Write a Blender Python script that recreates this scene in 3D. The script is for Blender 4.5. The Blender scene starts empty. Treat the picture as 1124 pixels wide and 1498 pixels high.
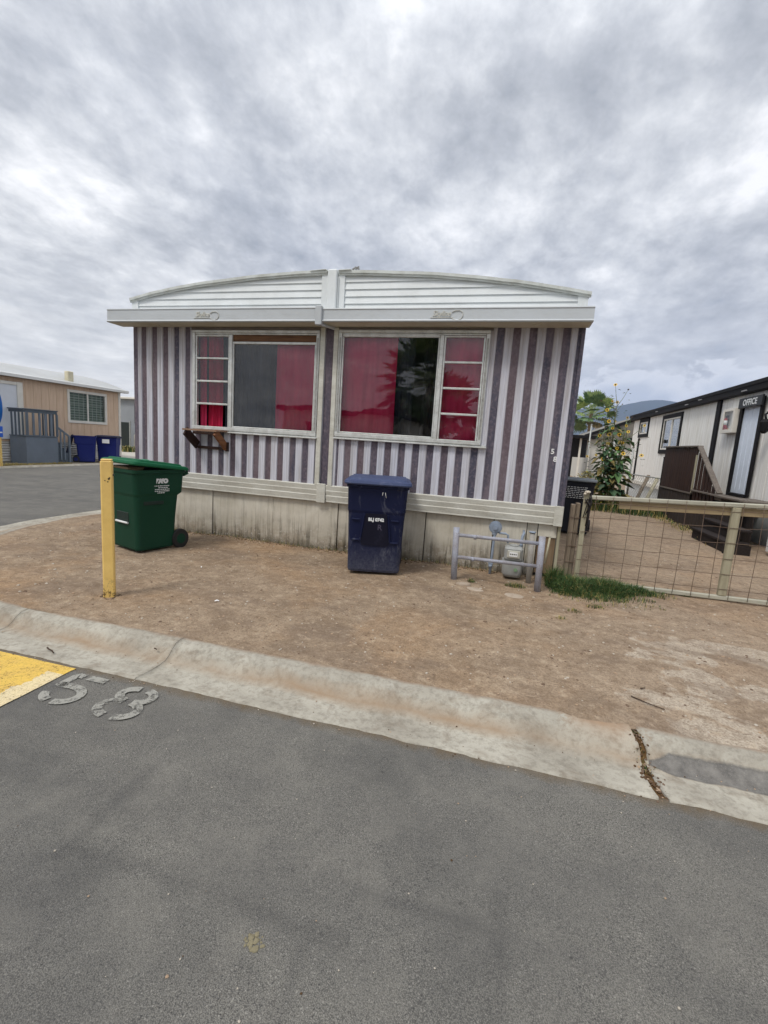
import bpy, bmesh, math, random
from math import radians as R_, sin, cos, pi, sqrt
from mathutils import Vector, Matrix, noise as mn
random.seed(7)
SC = bpy.context.scene
COL = SC.collection

# ------------------------------------------------------------------ helpers
ORG = {}

class MB:
    """Collects faces; build() links them as ONE mesh object."""
    def __init__(s):
        s.v = []; s.f = []; s.m = []; s.sm = []; s.uv = []
    def face(s, pts, mi=0, smooth=False, uv=None):
        b = len(s.v); s.v += [tuple(p) for p in pts]
        s.f.append(tuple(range(b, b+len(pts)))); s.m.append(mi); s.sm.append(smooth)
        s.uv.append(uv)
    def raw(s, vs, fs, mi=0, smooth=False):
        b = len(s.v); s.v += [tuple(p) for p in vs]
        for f in fs:
            s.f.append(tuple(b+i for i in f)); s.m.append(mi); s.sm.append(smooth); s.uv.append(None)
    def box(s, x0, x1, y0, y1, z0, z1, mi=0, bv=0.0, M=None):
        bm = bmesh.new(); bmesh.ops.create_cube(bm, size=1.0)
        for v in bm.verts:
            v.co = Vector(((x0+x1)/2+v.co.x*(x1-x0), (y0+y1)/2+v.co.y*(y1-y0), (z0+z1)/2+v.co.z*(z1-z0)))
        if bv > 0:
            bv = min(bv, 0.45*min(abs(x1-x0), abs(y1-y0), abs(z1-z0)))
            bmesh.ops.bevel(bm, geom=bm.edges[:], offset=bv, segments=1, affect='EDGES')
        s.frombm(bm, mi, M)
    def frombm(s, bm, mi=0, M=None, smooth=False):
        bm.verts.index_update()
        b = len(s.v)
        for v in bm.verts: s.v.append(tuple(M @ v.co) if M else tuple(v.co))
        for f in bm.faces:
            s.f.append(tuple(b+v.index for v in f.verts)); s.m.append(mi); s.sm.append(smooth); s.uv.append(None)
        bm.free()
    def beam(s, p, q, w, h, mi=0, bv=0.004, up=(0, 0, 1)):
        p = Vector(p); q = Vector(q); d = q-p; L = d.length; d.normalize()
        u = Vector(up)
        if abs(d.dot(u)) > 0.98: u = Vector((0, 1, 0))
        sx = d.cross(u).normalized(); sz = sx.cross(d).normalized()
        M = Matrix((sx, d, sz)).transposed().to_4x4(); M.translation = p
        s.box(-w/2, w/2, 0, L, -h/2, h/2, mi, bv, M)
    def tube(s, p, q, r, r2=None, n=10, mi=0, caps=True):
        s.path([p, q], [r, r if r2 is None else r2], n, mi, caps)
    def path(s, pts, r, n=8, mi=0, caps=True):
        pts = [Vector(p) for p in pts]
        if not isinstance(r, (list, tuple)): r = [r]*len(pts)
        rings = []; ref = None
        for i, p in enumerate(pts):
            a = pts[max(i-1, 0)]; b = pts[min(i+1, len(pts)-1)]
            t = (b-a).normalized()
            if ref is None:
                ref = Vector((0, 0, 1)) if abs(t.z) < .9 else Vector((1, 0, 0))
            u = (ref - t*ref.dot(t)).normalized(); w = t.cross(u); ref = u
            rings.append([p+(u*cos(2*pi*k/n)+w*sin(2*pi*k/n))*r[i] for k in range(n)])
        s.loft(rings, mi, caps, True)
    def loft(s, rings, mi=0, caps=True, smooth=False):
        n = len(rings[0]); vs = [p for r in rings for p in r]; fs = []
        for i in range(len(rings)-1):
            for k in range(n):
                fs.append((i*n+k, i*n+(k+1) % n, (i+1)*n+(k+1) % n, (i+1)*n+k))
        s.raw(vs, fs, mi, smooth)
        if caps:
            s.face(list(reversed(rings[0])), mi); s.face(rings[-1], mi)
    def disc(s, c, ax, r, h, n=16, mi=0):
        c = Vector(c); ax = Vector(ax).normalized()
        s.tube(c, c+ax*h, r, r, n, mi)
    def build(s, name, mats, parent=None, local=False, bevel=0.0, auto=True):
        me = bpy.data.meshes.new(name)
        o = Vector((0, 0, 0))
        if parent is not None and not local: o = ORG.get(parent.name, Vector((0, 0, 0)))
        me.from_pydata([(x-o.x, y-o.y, z-o.z) for x, y, z in s.v], [], s.f)
        if not isinstance(mats, (list, tuple)): mats = [mats]
        for m in mats: me.materials.append(m)
        me.polygons.foreach_set('material_index', s.m)
        me.polygons.foreach_set('use_smooth', s.sm)
        if any(u is not None for u in s.uv):
            ul = me.uv_layers.new(name='UVMap'); i = 0
            for f, u in zip(s.f, s.uv):
                for k in range(len(f)):
                    if u is not None: ul.data[i].uv = u[k]
                    i += 1
        bm = bmesh.new(); bm.from_mesh(me)
        bmesh.ops.remove_doubles(bm, verts=bm.verts[:], dist=1e-5)
        bm.to_mesh(me); bm.free()
        me.update()
        ob = bpy.data.objects.new(name, me); COL.objects.link(ob)
        if parent is not None:
            ob.parent = parent; ORG[ob.name] = o
        else:
            ORG[ob.name] = Vector((0, 0, 0))
        return ob

def tag(o, label, cat, group=None, kind=None):
    o['label'] = label; o['category'] = cat
    if group: o['group'] = group
    if kind: o['kind'] = kind
    return o

def root(name, loc, label, cat, group=None, rotz=0.0):
    e = bpy.data.objects.new(name, None); COL.objects.link(e)
    e.location = loc; e.rotation_euler = (0, 0, rotz); e.empty_display_size = .2
    ORG[e.name] = Vector(loc)
    return tag(e, label, cat, group)

def struct(o, kind='structure'):
    o['kind'] = kind; return o

def copy_tree(o, parent=None):
    c = o.copy(); COL.objects.link(c)
    if parent is not None: c.parent = parent
    ORG[c.name] = ORG.get(o.name, Vector((0, 0, 0)))
    for ch in list(o.children): copy_tree(ch, c)
    return c

def text_into(mb, s, size, M, mi=0, depth=0.002, spacing=1.0, bold=0.0, align='CENTER', shear=0.0):
    cu = bpy.data.curves.new('lettering', 'FONT'); cu.body = s; cu.size = size
    cu.align_x = align; cu.align_y = 'CENTER'; cu.extrude = depth; cu.offset = bold; cu.resolution_u = 3
    cu.space_character = spacing; cu.shear = shear
    o = bpy.data.objects.new('lettering', cu); COL.objects.link(o)
    dg = bpy.context.evaluated_depsgraph_get()
    me = bpy.data.meshes.new_from_object(o.evaluated_get(dg))
    bpy.data.objects.remove(o); bpy.data.curves.remove(cu)
    mb.raw([M @ v.co for v in me.vertices], [tuple(p.vertices) for p in me.polygons], mi)
    bpy.data.meshes.remove(me)

def facing(loc, normal, up=(0, 0, 1)):
    n = Vector(normal).normalized(); u = Vector(up); u = (u-n*u.dot(n)).normalized(); x = u.cross(n)
    M = Matrix((x, u, n)).transposed().to_4x4(); M.translation = Vector(loc); return M

# ------------------------------------------------------------------ materials
class NT:
    def __init__(s, m):
        s.m = m; s.t = m.node_tree; s.b = s.t.nodes.get('Principled BSDF')
    def new(s, ty, **kw):
        n = s.t.nodes.new(ty)
        for k, v in kw.items(): setattr(n, k, v)
        return n
    def put(s, sock, v):
        if isinstance(v, bpy.types.NodeSocket): s.t.links.new(v, sock)
        elif v is not None:
            if hasattr(sock, 'default_value'):
                try: sock.default_value = v
                except Exception: sock.default_value = (v[0], v[1], v[2], 1.0)
    def coord(s, kind='Object', scale=(1, 1, 1), loc=(0, 0, 0)):
        tc = s.new('ShaderNodeTexCoord'); mp = s.new('ShaderNodeMapping')
        s.t.links.new(tc.outputs[kind], mp.inputs['Vector'])
        mp.inputs['Scale'].default_value = scale; mp.inputs['Location'].default_value = loc
        return mp.outputs[0]
    def noise(s, vec, scale, detail=4.0, rough=.55, dist=0.0):
        n = s.new('ShaderNodeTexNoise'); s.put(n.inputs['Vector'], vec)
        n.inputs['Scale'].default_value = scale; n.inputs['Detail'].default_value = detail
        n.inputs['Roughness'].default_value = rough; n.inputs['Distortion'].default_value = dist
        return n.outputs[0]
    def vor(s, vec, scale, feature='F1', out='Distance'):
        n = s.new('ShaderNodeTexVoronoi'); n.feature = feature
        s.put(n.inputs['Vector'], vec); n.inputs['Scale'].default_value = scale
        return n.outputs[out]
    def wave(s, vec, scale, dist=0.0, axis='X', prof='SIN', dscale=1.0):
        n = s.new('ShaderNodeTexWave'); n.bands_direction = axis; n.wave_profile = prof
        s.put(n.inputs['Vector'], vec); n.inputs['Scale'].default_value = scale
        n.inputs['Distortion'].default_value = dist; n.inputs['Detail Scale'].default_value = dscale
        return n.outputs['Fac']
    def ramp(s, fac, stops, interp='LINEAR'):
        n = s.new('ShaderNodeValToRGB'); cr = n.color_ramp; cr.interpolation = interp
        while len(cr.elements) < len(stops): cr.elements.new(.5)
        for e, (p, c) in zip(cr.elements, stops):
            e.position = p
            e.color = (c, c, c, 1) if isinstance(c, (int, float)) else (c[0], c[1], c[2], 1)
        s.put(n.inputs[0], fac); return n.outputs[0]
    def mix(s, fac, a, b, mode='MIX'):
        n = s.new('ShaderNodeMix'); n.data_type = 'RGBA'; n.blend_type = mode
        s.put(n.inputs[0], fac); s.put(n.inputs[6], a); s.put(n.inputs[7], b)
        return n.outputs[2]
    def math(s, op, a, b=None, c=None):
        n = s.new('ShaderNodeMath'); n.operation = op
        s.put(n.inputs[0], a)
        if b is not None: s.put(n.inputs[1], b)
        if c is not None: s.put(n.inputs[2], c)
        return n.outputs[0]
    def xyz(s, vec):
        n = s.new('ShaderNodeSeparateXYZ'); s.put(n.inputs[0], vec); return n.outputs
    def bump(s, h, strength=.3, dist=.01, normal=None):
        n = s.new('ShaderNodeBump'); s.put(n.inputs['Height'], h)
        n.inputs['Strength'].default_value = strength; n.inputs['Distance'].default_value = dist
        if normal is not None: s.put(n.inputs['Normal'], normal)
        return n.outputs[0]
    def out(s, color=None, rough=None, normal=None, metal=None, spec=None):
        if color is not None: s.put(s.b.inputs['Base Color'], color)
        if rough is not None: s.put(s.b.inputs['Roughness'], rough)
        if normal is not None: s.put(s.b.inputs['Normal'], normal)
        if metal is not None: s.put(s.b.inputs['Metallic'], metal)
        if spec is not None: s.put(s.b.inputs['Specular IOR Level'], spec)

MATS = {}
def mat(name, fn):
    if name in MATS: return MATS[name]
    m = bpy.data.materials.new(name); m.use_nodes = True
    n = NT(m); fn(n); MATS[name] = m; return m

def c3(r, g, b):  # sRGB 0-255 -> linear
    f = lambda u: ((u/255+.055)/1.055)**2.4 if u > 10 else u/255/12.92
    return (f(r), f(g), f(b), 1.0)

def worn(name, base, dirt=None, amt=.35, rough=.6, scale=3.0, bump=.08, spec=.4, metal=0.0, speck=.25, stretch=(1, 1, 1)):
    """painted or plain surface with blotches, fine grime and a faint bump"""
    def fn(n):
        v = n.coord(scale=stretch)
        a = n.noise(v, scale, 6, .6, .3); b = n.noise(v, scale*14, 4, .65)
        d = dirt or tuple(x*.55 for x in base[:3])+(1,)
        f1 = n.ramp(a, [(.38, 0.0), (.75, 1.0)])
        f2 = n.ramp(b, [(.5, 0.0), (.72, 1.0)])
        f = n.math('ADD', n.math('MULTIPLY', f1, amt), n.math('MULTIPLY', f2, amt*speck))
        col = n.mix(n.math('MINIMUM', f, 1.0), base, d)
        ro = n.math('ADD', rough-.08, n.math('MULTIPLY', a, .2))
        n.out(col, ro, n.bump(b, bump, .004), metal, spec)
    return mat(name, fn)

def plain(name, base, rough=.5, metal=0.0, spec=.5):
    return worn(name, base, None, .18, rough, 4, .04, spec, metal)

def woodmat(name, base, dark, rough=.75, axis='Z', scale=1.0, amt=.8):
    st = {'X': (1.2, 18, 18), 'Y': (18, 1.2, 18), 'Z': (18, 18, 1.2)}[axis]
    def fn(n):
        v = n.coord(scale=st)
        a = n.noise(v, 1.6*scale, 6, .65, .5); b = n.noise(n.coord(), 2.2, 4, .6)
        f = n.math('MULTIPLY', n.ramp(a, [(.35, 0.0), (.68, 1.0)]), amt)
        col = n.mix(f, base, dark)
        col = n.mix(n.math('MULTIPLY', n.ramp(b, [(.45, 0.0), (.8, 1.0)]), .4), col, dark)
        n.out(col, rough, n.bump(a, .35, .004), 0, .3)
    return mat(name, fn)

# --- ground materials
def f_asphalt(n):
    v = n.coord()
    s = n.xyz(v)
    fine = n.noise(v, 150, 4, .75); agg = n.vor(v, 250); agg2 = n.vor(v, 130, 'F1', 'Color')
    big = n.noise(v, .9, 4, .6, .6); mid = n.noise(v, 4.5, 5, .6, .3)
    streak = n.noise(n.coord(scale=(.35, 2.2, 1)), 1.2, 4, .6, .4)
    col = n.mix(n.ramp(n.math('ADD', n.math('MULTIPLY', agg, .5), n.math('MULTIPLY', n.noise(v, 210, 3, .8), .55)), [(.30, 0.0), (.66, 1.0)]), c3(142, 139, 131), c3(86, 84, 80))
    # single light stones
    g = n.new('ShaderNodeSeparateColor'); n.put(g.inputs[0], agg2)
    stone = n.math('MULTIPLY', n.math('GREATER_THAN', g.outputs[0], .84), n.ramp(n.vor(v, 130), [(.25, 1.0), (.45, 0.0)]))
    col = n.mix(n.math('MULTIPLY', stone, .55), col, c3(166, 162, 154))
    hole = n.math('MULTIPLY', n.math('LESS_THAN', g.outputs[1], .16), n.ramp(n.vor(v, 130), [(.25, 1.0), (.5, 0.0)]))
    col = n.mix(n.math('MULTIPLY', hole, .6), col, c3(44, 44, 46))
    col = n.mix(n.ramp(n.math('ADD', n.math('MULTIPLY', big, .6), n.math('MULTIPLY', streak, .4)), [(.38, 0.0), (.6, .55)]), col, c3(80, 79, 78))
    col = n.mix(n.ramp(mid, [(.46, 0.0), (.75, .28)]), col, c3(140, 136, 127))
    blot = n.noise(n.coord(loc=(5, 2, 0)), 1.6, 6, .62, .5)
    col = n.mix(n.ramp(blot, [(.54, 0.0), (.72, .28)]), col, c3(64, 64, 64))
    spot = n.noise(n.coord(loc=(1, 8, 0)), 14, 3, .6)
    col = n.mix(n.ramp(spot, [(.70, 0.0), (.75, .5)]), col, c3(48, 47, 46))
    # brown silt washed up against the gutter of the front street
    edge = n.math('SUBTRACT', s[1], n.math('MULTIPLY', n.noise(v, 9, 5, .65), .12))
    straight = n.math('GREATER_THAN', s[0], -3.7)
    silt = n.math('MULTIPLY', n.math('MINIMUM', 1.0, n.math('MAXIMUM', 0.0, n.math('MULTIPLY', n.math('SUBTRACT', edge, 2.235), 15.0))), straight)
    col = n.mix(n.math('MULTIPLY', silt, .75), col, n.mix(fine, c3(74, 66, 52), c3(120, 98, 68)))
    # a pair of old patch outlines, darker sealed strips
    def seam(axis, at, lo, hi, w):
        o = s[1-axis]
        jit = n.math('MULTIPLY', n.math('SUBTRACT', n.noise(v, 3, 4, .6), .5), .11)
        d = n.math('ABSOLUTE', n.math('ADD', n.math('SUBTRACT', s[axis], at), jit))
        a = n.math('SUBTRACT', 1.0, n.math('MINIMUM', 1.0, n.math('DIVIDE', d, w)))
        m = n.math('MULTIPLY', n.math('GREATER_THAN', o, lo), n.math('LESS_THAN', o, hi))
        return n.math('MULTIPLY', a, m)
    sm = n.math('MAXIMUM', seam(1, 1.27, -1.5, -.35, .05), seam(0, .13, .3, 1.62, .05))
    sm = n.math('MAXIMUM', sm, seam(0, -.48, .2, 1.3, .035))
    sm = n.math('MAXIMUM', sm, seam(0, -1.52, 1.2, 1.75, .05))
    sm = n.math('MAXIMUM', sm, seam(1, 1.45, -.4, .15, .04))
    col = n.mix(n.math('MULTIPLY', sm, .2), col, c3(48, 48, 51))
    h = n.math('ADD', n.math('MULTIPLY', agg, .8), n.math('MULTIPLY', fine, .5))
    n.out(col, .88, n.bump(h, .55, .006), 0, .25)
M_ASPH = mat('asphalt', f_asphalt)

def f_dirt(n):
    v = n.coord(); s = n.xyz(v)
    big = n.noise(v, .55, 5, .6, .7); mid = n.noise(v, 2.6, 6, .65, .4); fine = n.noise(v, 60, 4, .75)
    grit = n.vor(v, 110, 'F1', 'Color'); gd = n.vor(v, 110)
    st = n.noise(n.coord(scale=(1.0, 1.5, 1)), 3.6, 6, .65, .5)
    col = n.mix(n.ramp(mid, [(.35, 0.0), (.68, 1.0)]), c3(144, 126, 106), c3(174, 155, 132))
    col = n.mix(n.ramp(big, [(.47, 0.0), (.66, .65)]), col, c3(168, 136, 102))
    col = n.mix(n.ramp(st, [(.5, 0.0), (.75, .55)]), col, c3(134, 116, 100))
    # gravelly pale drive towards the right
    right = n.math('MULTIPLY', n.ramp(n.math('ADD', n.math('MULTIPLY', s[0], .25), n.math('MULTIPLY', mid, .5)), [(.25, 0.0), (.75, 1.0)]), .35)
    col = n.mix(right, col, c3(174, 157, 139))
    pp = n.noise(v, 1.7, 5, .55, .3)
    pm = n.math('MULTIPLY', n.ramp(pp, [(.50, 0.0), (.535, 1.0)]), n.math('MULTIPLY', n.math('GREATER_THAN', n.math('ADD', s[0], pp), 1.35), n.math('LESS_THAN', s[1], 4.5)))
    col = n.mix(n.math('MULTIPLY', pm, .8), col, c3(192, 180, 163))
    g = n.new('ShaderNodeSeparateColor'); n.put(g.inputs[0], grit)
    peb = n.math('MULTIPLY', n.math('GREATER_THAN', g.outputs[0], .80), n.ramp(gd, [(.2, 1.0), (.42, 0.0)]))
    col = n.mix(n.math('MULTIPLY', peb, .6), col, n.mix(g.outputs[1], c3(120, 106, 92), c3(205, 190, 170)))
    dk = n.math('MULTIPLY', n.math('LESS_THAN', g.outputs[2], .16), n.ramp(gd, [(.2, 1.0), (.5, 0.0)]))
    col = n.mix(n.math('MULTIPLY', dk, .55), col, c3(82, 66, 52))
    col = n.mix(n.ramp(fine, [(.35, .5), (.6, 0.0)]), col, c3(100, 82, 66))
    tr = n.noise(n.coord(scale=(.7, 1.3, 1), loc=(3, 1, 0)), 1.5, 6, .65, .6)
    col = n.mix(n.ramp(tr, [(.50, 0.0), (.62, .55)]), col, c3(118, 102, 88))
    tw = n.noise(n.coord(scale=(1, 1.5, 1), loc=(7, 4, 0)), 13, 5, .7, .8)
    col = n.mix(n.ramp(tw, [(.58, 0.0), (.68, .6)]), col, c3(104, 84, 66))
    gr = n.noise(n.coord(loc=(9, 3, 0)), 11, 6, .75, .3)
    col = n.mix(n.ramp(gr, [(.50, 0.0), (.64, .5)]), col, c3(112, 94, 76))
    col = n.mix(n.ramp(gr, [(.34, .45), (.45, 0.0)]), col, c3(196, 178, 154))
    h = n.math('ADD', n.math('MULTIPLY', fine, .7), n.math('ADD', n.math('MULTIPLY', mid, 1.2), n.math('MULTIPLY', peb, .5)))
    n.out(col, .95, n.bump(n.math('ADD', h, n.math('MULTIPLY', n.noise(v, 9, 5, .65, .4), 2.0)), .7, .016), 0, .12)
M_DIRT = mat('bare_dirt', f_dirt)

def f_conc(n):   # kerb: UV = (distance along / metres, distance out from the dirt)
    uv = n.coord('UV'); s = n.xyz(uv); v = n.coord()
    a = n.noise(v, 2.2, 6, .6, .4); b = n.noise(v, 26, 5, .7); fine = n.noise(v, 150, 3, .7); sp = n.vor(v, 120)
    col = n.mix(n.ramp(a, [(.35, 0.0), (.7, 1.0)]), c3(176, 171, 158), c3(144, 138, 126))
    col = n.mix(n.ramp(b, [(.46, 0.0), (.72, .6)]), col, c3(104, 97, 86))
    dk = n.noise(n.coord(loc=(4, 4, 0)), 5, 6, .7, .6)
    col = n.mix(n.ramp(dk, [(.52, 0.0), (.68, .5)]), col, c3(112, 98, 82))
    col = n.mix(n.ramp(sp, [(.05, .5), (.16, 0.0)]), col, c3(90, 86, 80))
    # silt lying in the dip of the gutter
    dv = n.math('ADD', s[1], n.math('MULTIPLY', n.math('SUBTRACT', n.noise(v, 3.2, 5, .65), .5), .14))
    band = n.math('SUBTRACT', 1.0, n.math('MINIMUM', 1.0, n.math('DIVIDE', n.math('ABSOLUTE', n.math('SUBTRACT', dv, .20)), .085)))
    amt = n.ramp(n.noise(v, 1.4, 3, .5), [(.32, .25), (.62, 1.0)])
    col = n.mix(n.math('MULTIPLY', n.math('MULTIPLY', band, amt), .9), col, c3(144, 122, 98))
    # earth carried over the top edge
    top = n.math('SUBTRACT', 1.0, n.math('MINIMUM', 1.0, n.math('DIVIDE', n.math('MAXIMUM', dv, 0.0), .045)))
    col = n.mix(n.math('MULTIPLY', top, .7), col, c3(140, 115, 92))
    # spilled earth by the broken joint
    sx = n.xyz(v)
    ex = n.math('SUBTRACT', 1.0, n.math('MINIMUM', 1.0, n.math('DIVIDE', n.math('ABSOLUTE', n.math('SUBTRACT', sx[0], .68)), n.math('ADD', .02, n.math('MULTIPLY', b, .42)))))
    ey = n.math('SUBTRACT', 1.0, n.math('MINIMUM', 1.0, n.math('DIVIDE', n.math('MAXIMUM', n.math('SUBTRACT', dv, .06), 0.0), .1)))
    col = n.mix(n.math('MULTIPLY', n.math('MULTIPLY', n.math('POWER', ex, .5), ey), .85), col, c3(150, 122, 95))
    # standing damp in the gutter beyond the broken joint
    dw = n.math('ADD', s[1], n.math('MULTIPLY', n.math('SUBTRACT', n.noise(v, 8, 4, .6), .5), .035))
    wd = n.math('ABSOLUTE', n.math('SUBTRACT', dw, n.math('ADD', .205, n.math('MULTIPLY', n.math('SUBTRACT', sx[0], .9), -.015))))
    ww = n.math('MINIMUM', .066, n.math('MULTIPLY', n.math('SUBTRACT', sx[0], .86), .42))
    wsd = n.math('MULTIPLY', n.math('SUBTRACT', ww, wd), 90.0)
    wet = n.math('MAXIMUM', 0.0, n.math('MINIMUM', 1.0, wsd))
    wet = n.math('MULTIPLY', wet, n.math('GREATER_THAN', sx[0], .87))
    rim = n.math('MULTIPLY', wet, n.math('MAXIMUM', 0.0, n.math('SUBTRACT', 1.0, n.math('MULTIPLY', n.math('SUBTRACT', ww, wd), 55.0))))
    wc = n.mix(n.ramp(n.noise(v, 11, 6, .7), [(.35, 0.0), (.65, 1.0)]), c3(82, 80, 78), c3(122, 119, 114))
    wc = n.mix(n.math('MULTIPLY', rim, .7), wc, c3(58, 55, 50))
    wc = n.mix(n.ramp(fine, [(.55, 0.0), (.7, .5)]), wc, c3(146, 142, 134))
    col = n.mix(n.math('MULTIPLY', wet, .95), col, wc)
    ro = n.math('SUBTRACT', .9, n.math('MULTIPLY', wet, .25))
    h = n.math('ADD', n.math('MULTIPLY', fine, .4), n.math('ADD', b, n.math('MULTIPLY', sp, .4)))
    n.out(col, ro, n.bump(h, .4, .006), 0, .3)
M_CONC = mat('kerb_concrete', f_conc)

def f_far(n):
    v = n.coord(); a = n.noise(v, .05, 4, .6); b = n.noise(v, .8, 5, .6)
    col = n.mix(a, c3(128, 112, 92), c3(112, 112, 84)); col = n.mix(n.math('MULTIPLY', b, .5), col, c3(150, 128, 104))
    n.out(col, .95, None, 0, .1)
M_FAR = mat('far_ground', f_far)

# --- trailer materials
def f_light(n):
    v = n.coord(); s = n.xyz(v)
    run = n.noise(n.coord(scale=(14, 14, .7)), 1.5, 5, .65, .2); sp = n.noise(v, 34, 4, .7); big = n.noise(v, .8, 4, .6)
    col = n.mix(n.ramp(big, [(.35, 0.0), (.65, 1.0)]), c3(208, 209, 219), c3(194, 195, 203))
    col = n.mix(n.ramp(run, [(.42, 0.0), (.68, .6)]), col, c3(152, 146, 144))
    # dirt and eave shade painted together, browner high on the wall
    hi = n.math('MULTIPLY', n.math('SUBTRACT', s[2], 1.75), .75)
    film_shade = n.math('MULTIPLY', n.math('MAXIMUM', 0.0, n.math('MINIMUM', 1.0, hi)), n.ramp(run, [(.3, .25), (.65, .85)]))
    col = n.mix(n.math('MULTIPLY', film_shade, .75), col, c3(130, 114, 104))
    chip = n.ramp(sp, [(.66, 0.0), (.72, 1.0)])
    col = n.mix(n.math('MULTIPLY', chip, .4), col, c3(120, 112, 112))
    n.out(col, .5, n.bump(run, .05, .003), 0, .4)
M_LIGHT = mat('pale_siding_paint', f_light)

def f_dark(n):
    v = n.coord(); s = n.xyz(v)
    per = n.noise(n.coord(scale=(2.2, .01, .12)), 1.6, 2, .5); mot = n.noise(n.coord(scale=(1.3, 1.3, 1)), 22, 5, .75, .4)
    mot2 = n.noise(v, 6, 4, .6)
    col = n.mix(n.ramp(per, [(.38, 0.0), (.6, 1.0)]), c3(70, 71, 86), c3(96, 82, 88))
    col = n.mix(n.ramp(mot2, [(.45, 0.0), (.75, .5)]), col, c3(96, 84, 88))
    col = n.mix(n.ramp(mot, [(.48, 0.0), (.66, .6)]), col, c3(132, 120, 128))
    fade = n.noise(n.coord(scale=(1.6, 1, .5), loc=(2, 0, 3)), 2.2, 5, .65, .4)
    col = n.mix(n.ramp(fade, [(.48, 0.0), (.68, .6)]), col, c3(128, 116, 122))
    col = n.mix(n.ramp(mot, [(.30, .5), (.42, 0.0)]), col, c3(52, 50, 58))
    n.out(col, .65, n.bump(mot, .12, .004), 0, .3)
M_DARK = mat('dark_stripe_paint', f_dark)

def f_skirt(n):
    v = n.coord(); s = n.xyz(v)
    run = n.noise(n.coord(scale=(9, 9, .8)), 1.6, 6, .65, .3); bl = n.noise(v, 2.4, 6, .65, .6); sp = n.noise(v, 30, 4, .7)
    col = n.mix(n.ramp(bl, [(.35, 0.0), (.65, 1.0)]), c3(210, 205, 192), c3(186, 179, 163))
    col = n.mix(n.ramp(run, [(.5, 0.0), (.78, .5)]), col, c3(140, 134, 120))
    low = n.math('SUBTRACT', 1.0, n.math('MULTIPLY', n.math('ADD', s[2], n.math('MULTIPLY', n.math('SUBTRACT', bl, .5), .8)), 2.3))
    low = n.math('MAXIMUM', 0.0, n.math('MINIMUM', 1.0, low))
    splash = n.math('MULTIPLY', low, n.ramp(n.noise(v, 7, 5, .7), [(.3, .2), (.62, 1.0)]))
    col = n.mix(n.math('MULTIPLY', splash, .9), col, c3(112, 96, 74))
    drip = n.noise(n.coord(scale=(16, 16, .9), loc=(0, 0, 2)), 1.2, 5, .7, .3)
    col = n.mix(n.math('MULTIPLY', n.ramp(drip, [(.50, 0.0), (.62, .9)]), low), col, c3(72, 66, 52))
    vlow = n.math('MAXIMUM', 0.0, n.math('MINIMUM', 1.0, n.math('SUBTRACT', 1.0, n.math('MULTIPLY', s[2], 9.0))))
    col = n.mix(n.math('MULTIPLY', vlow, n.ramp(sp, [(.35, .2), (.6, .9)])), col, c3(78, 70, 56))
    bare = n.math('MULTIPLY', n.ramp(sp, [(.60, 0.0), (.67, 1.0)]), low)
    col = n.mix(n.math('MULTIPLY', bare, .8), col, c3(205, 202, 196))
    n.out(col, .75, n.bump(run, .08, .004), 0, .3)
M_SKIRT = mat('grimy_skirting', f_skirt)

M_TRIM = worn('cream_trim', c3(205, 204, 194), c3(140, 132, 114), .5, .55, 5, .05, .4, 0, .6, (.5, 1, 1.5))
M_GABLE = worn('white_aluminium', c3(222, 226, 226), c3(170, 172, 168), .35, .45, 2, .03, .45)
M_FASC = worn('fascia_grey_white', c3(190, 195, 198), c3(150, 150, 148), .4, .45, 1.5, .03, .45, 0, .4, (.4, 1, 1))
M_SOFF = worn('soffit_cream', c3(196, 188, 170), c3(140, 126, 104), .5, .6, 2.5)
M_ALU = worn('window_aluminium', c3(216, 218, 215), c3(140, 136, 128), .5, .42, 9, .05, .5, .35, .8)
M_EDGE = worn('white_edge_metal', c3(208, 212, 208), c3(138, 136, 120), .5, .5, 6)
M_ROOF = worn('roof_metal', c3(196, 198, 198), c3(140, 136, 128), .5, .5, .8)
M_INT = plain('dark_interior', (.03, .03, .035, 1), .9)
M_BLACK = plain('black_rubber', (.012, .012, .013, 1), .6)

def glassmat(name, k=1.25, tint=(.93, .96, .96, 1), wob=.02):
    def fn(n):
        t = n.t; t.nodes.remove(n.b)
        out = [x for x in t.nodes if x.type == 'OUTPUT_MATERIAL'][0]
        tr = n.new('ShaderNodeBsdfTransparent'); tr.inputs[0].default_value = tint
        gl = n.new('ShaderNodeBsdfGlossy'); gl.inputs['Roughness'].default_value = .015; gl.inputs[0].default_value = (1, 1, 1, 1)
        v = n.coord(); nm = n.bump(n.noise(v, 2.3, 2, .5), wob, .05)
        t.links.new(nm, gl.inputs['Normal'])
        fr = n.new('ShaderNodeFresnel'); fr.inputs[0].default_value = 1.55
        dust = n.ramp(n.noise(v, 5, 5, .65, .5), [(.5, 0.0), (.8, .06)])
        mx = n.new('ShaderNodeMixShader'); n.put(mx.inputs[0], n.math('MINIMUM', n.math('MULTIPLY', fr.outputs[0], k), 1.0))
        t.links.new(tr.outputs[0], mx.inputs[1]); t.links.new(gl.outputs[0], mx.inputs[2])
        df = n.new('ShaderNodeBsdfDiffuse'); df.inputs[0].default_value = (.5, .48, .45, 1)
        m2 = n.new('ShaderNodeMixShader'); n.put(m2.inputs[0], dust)
        t.links.new(mx.outputs[0], m2.inputs[1]); t.links.new(df.outputs[0], m2.inputs[2])
        t.links.new(m2.outputs[0], out.inputs[0])
    return mat(name, fn)
M_GLASS = glassmat('window_glass', 1.45)
M_GLASS2 = glassmat('distant_glass', .5)

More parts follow.
